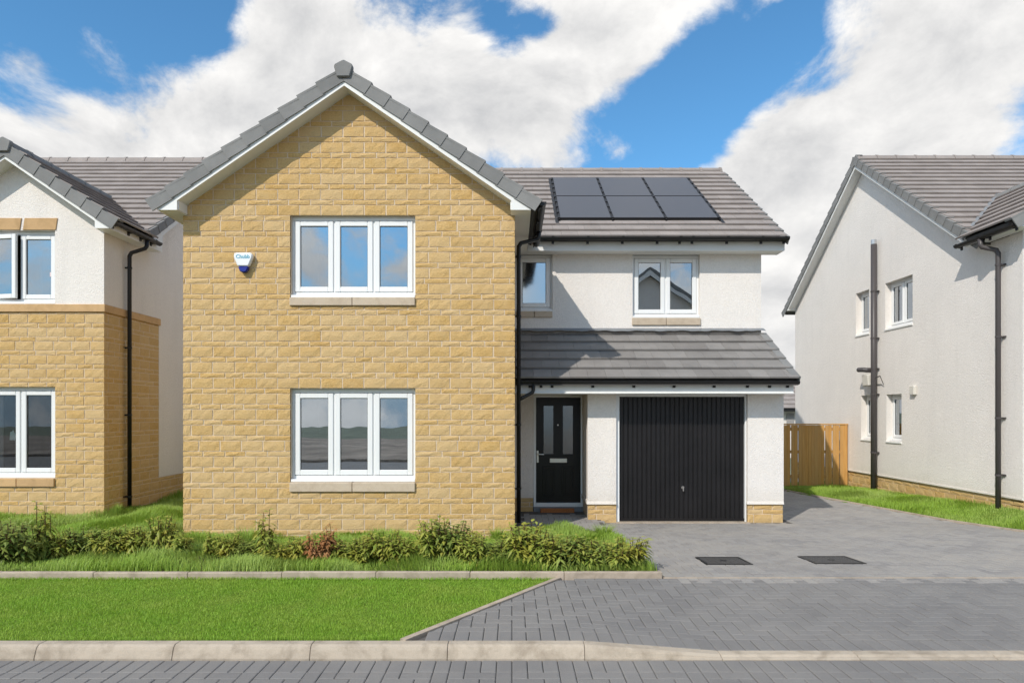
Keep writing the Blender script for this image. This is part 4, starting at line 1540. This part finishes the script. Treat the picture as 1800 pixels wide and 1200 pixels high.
soilp = downpipe(rh, [(8.09, 14.63, -.06), (8.09, 14.63, 5.40)], .062, [(8.09, 14.63, z) for z in (4.35, 3.3, 2.62, 2.05, .75)], (1, 0, 0), mat='soil', name='soil_pipe')
MB().tube([(8.09, 14.63, 5.40), (8.09, 14.63, 5.47), (8.09, 14.63, 5.50)], .058, 12).build('pipe_cap', 'steel', soilp)
mb = MB()
mb.tube([(8.2, 14.80, 2.60), (8.02, 14.80, 2.60), (7.97, 14.82, 2.61), (7.96, 15.02, 2.62)], .055, 12)
mb.build('boiler_flue', 'soil', rh)
mb = MB()
mb.hexa([(8.02, 14.72, 2.24), (8.2, 14.72, 2.24), (8.2, 14.98, 2.24), (8.02, 14.98, 2.24), (8.0, 14.72, 2.50), (8.2, 14.72, 2.50), (8.2, 14.98, 2.50), (8.0, 14.98, 2.50)])
mb.build('flue_guard', 'cream', rh, bevel=.02)
mb = MB()
mb.tube([(8.09, 14.55, 2.42), (8.07, 14.35, 2.44)], .012, 8)
mb.tube([(8.07, 14.35, 2.45), (8.17, 14.38, 2.25)], .008, 8)
mb.build('pipe_strut', 'soil', rh)
MB().box(8.13, 8.2, 13.24, 13.40, 2.0, 2.19).build('vent_cowl', 'cream', rh, bevel=.012)

# ================================================================== FAR HOUSE, OPPOSITE HOUSE
fh = empty('distant_house', (13.5, 33, -.5), 'distant house with brown tiled roof glimpsed between the garage and the fence', 'house')
FF = Fr((0, 31, 0), (1, 0, 0), (0, -1, 0))
mb = MB()
mb.box(9.5, 18, 31, 37, -.5, 1.85)
mb.build('wall', 'render', fh)
ft = Pieces('roof_tile', 'tile')
mb = MB()
mb.prism(Fr((9.2, 0, 0), (0, 1, 0), (-1, 0, 0)), [(30.7, 1.80), (34, 3.75), (37.3, 1.80), (37.3, 1.72), (30.7, 1.72)], -9.1, 0)
fro = mb.build('roof', 'deck', fh)
s_ = Vector((0, 3.3, 1.95)).normalized()
tile_slope(ft, fro, (9.2, 30.68, 1.81), (1, 0, 0), s_, 9.1, 3.85, gauge=.40, tw=.35, th=.03)
ft.quota = 60
ft.flush(fro, 'roof_tiles')
MB().box(9.15, 18.3, 30.6, 30.68, 1.70, 1.80).build('gutter', 'black', fh)
for x in (13.0, 15.0):
    MB().box(x, x + .35, 30.96, 30.99, .9, 1.6).build('window', 'blind', fh)

oh = empty('opposite_house', (5.9, -8, 0), 'white gabled house across the road reflected in the window above the garage', 'house')
mb = MB()
FO = Fr((5.9, -4.6, 0), (-1, 0, 0), (0, 1, 0))
mb.prism(FO, [(-2.6, -.3), (2.6, -.3), (2.6, 5.75), (0, 7.55), (-2.6, 5.75)], -7, 0)
mb.build('wall', 'render', oh)
mb = MB()
mb.prism(FO, [(0, 7.85), (-3.0, 5.77), (-3.0, 5.62), (0, 7.70), (3.0, 5.62), (3.0, 5.77)], -7.2, .3)
mb.build('roof', 'verge', oh)
mb = MB()
mb.prism(FO, [(0, 7.70), (-2.95, 5.62), (-2.95, 5.40), (0, 7.50), (2.95, 5.40), (2.95, 5.62)], .25, .29)
mb.build('barge_board', 'board', oh)

# ================================================================== FENCE
fence = empty('timber_fence', (6.6, 15.95, -.15), 'new orange timber fence between the garage and the side house', 'fence')
FF2 = Fr((0, 15.95, 0), (1, 0, 0), (0, -1, 0))
rail = MB()
for z in (.05, .65, 1.20):
    rail.fbox(FF2, 4.6, 8.16, z, z + .075, -.04, -.002)
rail.build('rail', 'wood', fence)
xs_ = 4.62
k = 0
while xs_ < 8.06:
    w = .074
    gap = .004
    if xs_ < 6.95 and k % 2: gap = .03
    if 7.45 < xs_ < 7.9 and k % 2: gap = .028
    h = 1.335
    MB().fbox(FF2, xs_, xs_ + w, -.15, h + random.uniform(-.004, .004), .0, .02).build('fence_board', 'wood', fence)
    xs_ += w + gap
    k += 1
for x in (4.9, 6.5, 8.10):
    MB().fbox(FF2, x - .045, x + .045, -.3, 1.36, -.14, -.045).build('post', 'wood', fence)
MB().fbox(FF2, 8.06, 8.17, -.2, 1.338, .0, .022).build('end_board', 'wood', fence)
MB().fbox(FF2, 4.6, 8.18, 1.342, 1.372, -.05, .035).build('cap_rail', 'wood', fence, bevel=.004)

# ================================================================== ACCESS COVERS
def cover(x0, x1, y0, y1, label):
    t = empty('access_cover', ((x0 + x1) / 2, (y0 + y1) / 2, z_drive(0, (y0 + y1) / 2)), label, 'drain cover', 'steel covers in the drive')
    zf = lambda x, y: z_drive(x, y) + .0035
    def slab(mb, a, b, c, d, h0, h1):
        q = [(a, c), (b, c), (b, d), (a, d)]
        return mb.hexa([(x, y, zf(x, y) + h0) for x, y in q] + [(x, y, zf(x, y) + h1) for x, y in q])
    slab(MB(), x0 + .022, x1 - .022, y0 + .022, y1 - .022, -.02, .0).build('lid', 'cover', t)
    mb = MB()
    slab(mb, x0, x1, y0, y0 + .018, -.02, .004); slab(mb, x0, x1, y1 - .018, y1, -.02, .004)
    slab(mb, x0, x0 + .018, y0 + .018, y1 - .018, -.02, .004); slab(mb, x1 - .018, x1, y0 + .018, y1 - .018, -.02, .004)
    mb.build('frame', 'blackmetal', t)
    mb = MB()
    for i in range(9):
        for j in range(7):
            cx, cy = lerp(x0 + .05, x1 - .05, i / 8), lerp(y0 + .05, y1 - .05, j / 6)
            slab(mb, cx - .016, cx + .016, cy - .006, cy + .006, .0, .003)
    o = mb.build('tread_studs', 'cover', t)
    o['kind'] = 'stuff'
    slab(MB(), (x0 + x1) / 2 - .03, (x0 + x1) / 2 + .03, (y0 + y1) / 2 - .015, (y0 + y1) / 2 + .015, .0, .0045).build('lifting_key_hole', 'blackmetal', t)
cover(2.10, 2.60, 7.05, 7.50, 'dark steel drain cover in the drive nearer the shrubs')
cover(3.30, 3.85, 7.10, 7.56, 'dark steel drain cover in the drive farther right')

# ================================================================== GRASS
def grass(name, mat, x0, x1, y0, y1, dens, hr, wid, zf, inside, hmul=None, lean=.5, seed=1, clump=0.0):
    rg = np.random.default_rng(seed)
    n = int((x1 - x0) * (y1 - y0) * dens)
    x = rg.uniform(x0, x1, n); y = rg.uniform(y0, y1, n)
    keep = np.array([inside(a, b) for a, b in zip(x, y)], bool)
    x, y = x[keep], y[keep]
    n = len(x)
    z = np.array([zf(a, b) for a, b in zip(x, y)])
    h = rg.uniform(hr[0], hr[1], n)
    if hmul is not None:
        h = h * np.array([hmul(a, b) for a, b in zip(x, y)])
    th = rg.uniform(0, 2 * np.pi, n)
    if clump:
        th = th * (1 - clump) + clump * (np.sin(x * 3.1 + y * 1.7) * 3.0 + np.cos(y * 4.3 - x * 2.2) * 2.0)
    ln = rg.uniform(.1, lean, n) * h
    w = wid * rg.uniform(.6, 1.3, n)
    dx, dy = np.cos(th), np.sin(th)
    fx, fy = -dy, dx
    V = np.empty((n, 5, 3))
    V[:, 0] = np.stack([x - fx * w / 2, y - fy * w / 2, z - .015], 1)
    V[:, 1] = np.stack([x + fx * w / 2, y + fy * w / 2, z - .015], 1)
    mx, my, mz = x + dx * ln * .35, y + dy * ln * .35, z + h * .6
    V[:, 2] = np.stack([mx + fx * w * .4, my + fy * w * .4, mz], 1)
    V[:, 3] = np.stack([mx - fx * w * .4, my - fy * w * .4, mz], 1)
    V[:, 4] = np.stack([x + dx * ln, y + dy * ln, z + h * (1 - .25 * (ln / h))], 1)
    i = np.arange(n) * 5
    loops = np.stack([i, i + 1, i + 2, i + 3, i + 3, i + 2, i + 4], 1).ravel()
    starts = np.stack([np.arange(n) * 7, np.arange(n) * 7 + 4], 1).ravel()
    tot = np.tile([4, 3], n)
    me = bpy.data.meshes.new(name)
    me.vertices.add(n * 5)
    me.vertices.foreach_set('co', V.ravel())
    me.loops.add(n * 7)
    me.loops.foreach_set('vertex_index', loops.astype(np.int32))
    me.polygons.add(n * 2)
    me.polygons.foreach_set('loop_start', starts.astype(np.int32))
    me.polygons.foreach_set('loop_total', tot.astype(np.int32))
    me.update(calc_edges=True)
    me.validate()
    me.materials.append(M[mat])
    o = bpy.data.objects.new(name, me)
    COL.objects.link(o)
    o['kind'] = 'stuff'
    return o

o = grass('lawn_grass', 'lawn', -6.8, .45, 4.475, 6.345, 15000, (.012, .028), .0031, lambda x, y: z_cross(-5, y) - .012, lambda x, y: not right_of_lawn(x, y, -.028 + .012 * math.sin(x * 37)), hmul=lambda x, y: .85 + .3 * math.sin(5.3 * x + 2 * y) * math.sin(3.1 * y - 4 * x) + (.7 if y > 6.27 or y < 4.52 else 0), lean=1.1, seed=3)
tag(o, 'short mown grass of the front lawn strip', 'grass')
def hm(x, y):
    f = .75 + .35 * math.sin(2.3 * x + 1.1 * y) * math.sin(1.7 * y - .8 * x + 2) + .18 * math.sin(7.1 * x + 2.2 * y)
    if y < 6.75: f *= .95
    if x < -3 and 6.9 < y < 7.5: f *= .6
    if y > 8.7 and x > -4.7: f *= .75
    return max(f, .3)
o = grass('long_grass', 'long', -10.6, 1.44, 6.41, 13.2, 3100, (.09, .20), .006, z_bed,
          lambda x, y: (y < 9.26 or (x < -4.68 and (y < 10.63 or x > -6.62)) or (x > .16 and y < 9.72 - max(0, x - 1.0) * .35)) and abs(x) / y < 1.03, hm, lean=.9, seed=4, clump=.55)
tag(o, 'long unmown grass of the planting bed in front of the houses', 'grass')
o = grass('verge_grass', 'long', 6.0, 8.2, 8.4, 15.95, 2800, (.06, .15), .006, z_verge, lambda x, y: x > drive_edge(y) + .03 and x / y < .95, hm, lean=.9, seed=5, clump=.5)
tag(o, 'rough grass strip along the base of the side house', 'grass')

# ================================================================== TUFTS AND SHRUBS
def leaf_add(mb, p, d, n, L, W):
    """drooping pointed leaf with a folded midrib"""
    d = d.normalized()
    s = d.cross(n).normalized()
    nn = s.cross(d)
    a = p
    m = p + d * (L * .45) + nn * (L * .05)
    t = p + d * L - Z * (L * .22)
    l, r = m + s * (W / 2) - nn * (W * .22), m - s * (W / 2) - nn * (W * .22)
    mb.add([a, r, t, l, m], [(0, 1, 4), (1, 2, 4), (2, 3, 4), (3, 0, 4)])

def shrub_meshes(seed, w, h, nst, mats):
    rr = random.Random(seed)
    st, lf = MB(), MB()
    for i in range(nst):
        a = rr.uniform(0, 2 * math.pi)
        rad = w * .5 * math.sqrt(rr.random())
        tipv = Vector((math.cos(a) * rad, math.sin(a) * rad * .8, h * rr.uniform(.55, 1.0) * (1 - .25 * (rad / (w * .5)) ** 2)))
        base = Vector((math.cos(a) * rad * .3, math.sin(a) * rad * .3, -.03))
        mid = base.lerp(tipv, .5) + Vector((rr.uniform(-.02, .02), rr.uniform(-.02, .02), .02))
        st.tube([base, mid, tipv], .006, 5, r1=.0025)
        nl = 17
        for k in range(nl):
            f = .22 + .78 * k / (nl - 1)
            p = base.lerp(mid, f * 2) if f < .5 else mid.lerp(tipv, f * 2 - 1)
            b = k * 2.4 + rr.uniform(-.5, .5)
            up = rr.uniform(-1.1, .1) if f < .85 else rr.uniform(-.2, .8)
            d = Vector((math.cos(b), math.sin(b), up))
            leaf_add(lf, p, d, Z, rr.uniform(.06, .105) * (1.0 if f < .9 else .75), rr.uniform(.021, .034))
    sm = st.mesh('stem', recalc=False)
    sm.materials.append(M['stem'])
    lms = []
    for m in mats:
        lm = lf.mesh('foliage', recalc=False)
        lm.materials.append(M[m])
        lms.append(lm)
    return sm, lms

VAR = [shrub_meshes(50 + i, w, h, n, ('laurel', 'laureld', 'russet')) for i, (w, h, n) in enumerate(((.42, .36, 34), (.36, .44, 30), (.5, .34, 40), (.30, .30, 22), (.22, .46, 12), (.46, .42, 42)))]
def shrub(x, y, v, s, mat, label, sz=1.0):
    t = empty('laurel_shrub', (x, y, z_bed(x, y)), label, 'shrub', 'young laurels along the bed')
    a = random.uniform(0, 6.28)
    for me, nm in ((VAR[v][0], 'stem'), (VAR[v][1][mat], 'foliage')):
        o = bpy.data.objects.new(nm, me)
        COL.objects.link(o)
        o.parent = t
        o.rotation_euler = (0, 0, a)
        o.scale = (s, s, s * sz)
def SX(px, y): return (px - 900) / 1150 * y
shr = [  # px, distance, variant, size, material, label, height
    (8, 6.95, 5, 1.15, 1, 'dark green laurel at the left photo edge', .85),
    (-14, 7.3, 2, 1.0, 1, 'dark laurel half cut off behind the leftmost one', .9),
    (72, 7.25, 4, 1.0, 0, 'thin upright yellow-tipped laurel next to the leftmost dark one', .95),
    (92, 7.3, 3, .8, 0, 'small yellowish laurel right beside the thin upright one', .8),
    (122, 7.45, 0, .8, 0, 'low laurel left of the middle of the left row', .75),
    (152, 7.5, 0, .85, 1, 'dark low laurel in the left row below the neighbour corner', .72),
    (186, 7.45, 2, .7, 0, 'low spreading laurel below the corner of the neighbour house', .85),
    (216, 7.5, 0, .75, 0, 'low laurel below the foot of the left downpipe', .78),
    (244, 7.5, 3, .9, 0, 'small laurel between the left downpipe and the stone gable', .8),
    (284, 7.5, 1, .8, 0, 'taller laurel just left of the stone gable corner', .95),
    (316, 7.35, 3, .8, 0, 'brownish small laurel at the left corner of the stone gable', .75),
    (372, 7.35, 4, .7, 0, 'sparse small laurel just right of the stone gable left corner', .55),
    (402, 7.3, 1, .72, 0, 'laurel beside the grass tuft below the alarm box', .88),
    (432, 7.3, 0, .85, 1, 'dark laurel in front of the grass tuft', .72),
    (466, 7.2, 4, 1.0, 0, 'laurel with one tall single shoot below the left window', 1.25),
    (488, 7.2, 0, .75, 0, 'yellowish laurel between the tall shoot and the russet shrub', .8),
    (524, 7.2, 1, .8, 0, 'green laurel immediately left of the russet shrub', .85),
    (610, 7.2, 2, .8, 0, 'laurel immediately right of the russet shrub', .95),
    (642, 7.15, 5, .8, 0, 'bushy laurel under the middle of the lower window', .9),
    (676, 7.15, 1, .95, 0, 'tall laurel under the right part of the lower window', .92),
    (706, 7.1, 0, .85, 0, 'laurel right of the lower window sill end', .85),
    (762, 7.05, 1, 1.05, 0, 'laurel with twin tops, left stem of the middle clump', .98),
    (792, 7.05, 1, 1.0, 1, 'dark tall laurel in the middle clump', 1.02),
    (832, 6.9, 5, .85, 0, 'round yellow-topped laurel at the right of the middle clump', .95),
    (884, 6.85, 3, .95, 1, 'small dark brown laurel alone between two clumps', .95),
    (920, 6.8, 1, 1.2, 0, 'yellow laurel starting the right clump below the downpipe', 1.0),
    (950, 6.72, 5, 1.05, 0, 'large laurel in the right clump beside the edging joint', .95),
    (985, 6.7, 2, 1.05, 1, 'dark laurel in the heart of the right clump', 1.1),
    (1020, 6.7, 5, .95, 0, 'laurel of the right clump in front of the porch pier', .95),
    (1052, 6.68, 2, .9, 1, 'dark low laurel of the right clump', 1.05),
    (1080, 6.62, 0, 1.0, 0, 'brownish laurel second from the drive end', .95),
    (1112, 6.72, 1, 1.0, 0, 'outermost laurel leaning over the drive corner', .95),
]
for (px, y, v, s, m, lab, sz) in shr:
    k = 1.32 if px < 380 else 1.3 if px < 900 else 1.2
    shrub(SX(px, y), y, v, s * k, m, lab, sz * (.95 if px < 60 else 1.25 if px < 380 else .85 if px < 900 else .82))
for (px, y, v, s, sz, lab) in ((562, 7.05, 1, .95, .98, 'russet dead laurel below the lower window, left one'), (582, 7.15, 4, .95, 1.05, 'russet dead laurel below the lower window, right one')):
    t = empty('laurel_shrub', (SX(px, y), y, z_bed(SX(px, y), y)), lab, 'shrub', 'young laurels along the bed')
    for me, nm in ((VAR[v][0], 'stem'), (VAR[v][1][2], 'foliage')):
        o = bpy.data.objects.new(nm, me); COL.objects.link(o); o.parent = t; o.scale = (s, s, s * sz)

def tuft(x, y, w, h, n, label, seed):
    rr = random.Random(seed)
    mb = MB()
    for i in range(n):
        a = rr.uniform(0, 6.283)
        r0 = w * .25 * math.sqrt(rr.random())
        b = Vector((math.cos(a) * r0, math.sin(a) * r0, -.02))
        hh = h * rr.uniform(.55, 1)
        out = Vector((math.cos(a), math.sin(a), 0)) * rr.uniform(.1, .5) * w
        s = Vector((-math.sin(a), math.cos(a), 0)) * .0035
        m = b + out * .35 + Z * hh * .65
        mb.add([b - s, b + s, m + s * .8, m - s * .8, b + out + Z * hh], [(0, 1, 2, 3), (3, 2, 4)])
    zz = z_bed(x, y)
    mb.v = [(p[0] + x, p[1] + y, p[2] + zz) for p in mb.v]
    tag(mb.build('grass_tuft', 'long', at=(x, y, zz), recalc=False), label, 'grass tuft', 'tall grass tufts in the bed')
tuft(SX(432, 8.3), 8.3, .42, .32, 420, 'bright green grass tuft against the stone gable below the alarm box', 1)
tuft(SX(75, 8.6), 8.6, .30, .26, 260, 'dark green grass tuft behind the thin upright laurel at left', 2)
tuft(SX(876, 8.9), 8.9, .34, .26, 300, 'grass tuft at the right bottom corner of the stone gable', 3)
tuft(SX(205, 10.6), 10.6, .20, .26, 160, 'small grass tuft at the shaded corner of the neighbour house', 4)
tuft(SX(1062, 9.0), 9.0, .38, .22, 320, 'grass tuft in front of the left garage pier', 5)
tuft(SX(664, 8.4), 8.4, .25, .26, 200, 'grass tuft behind the laurels under the lower window', 6)
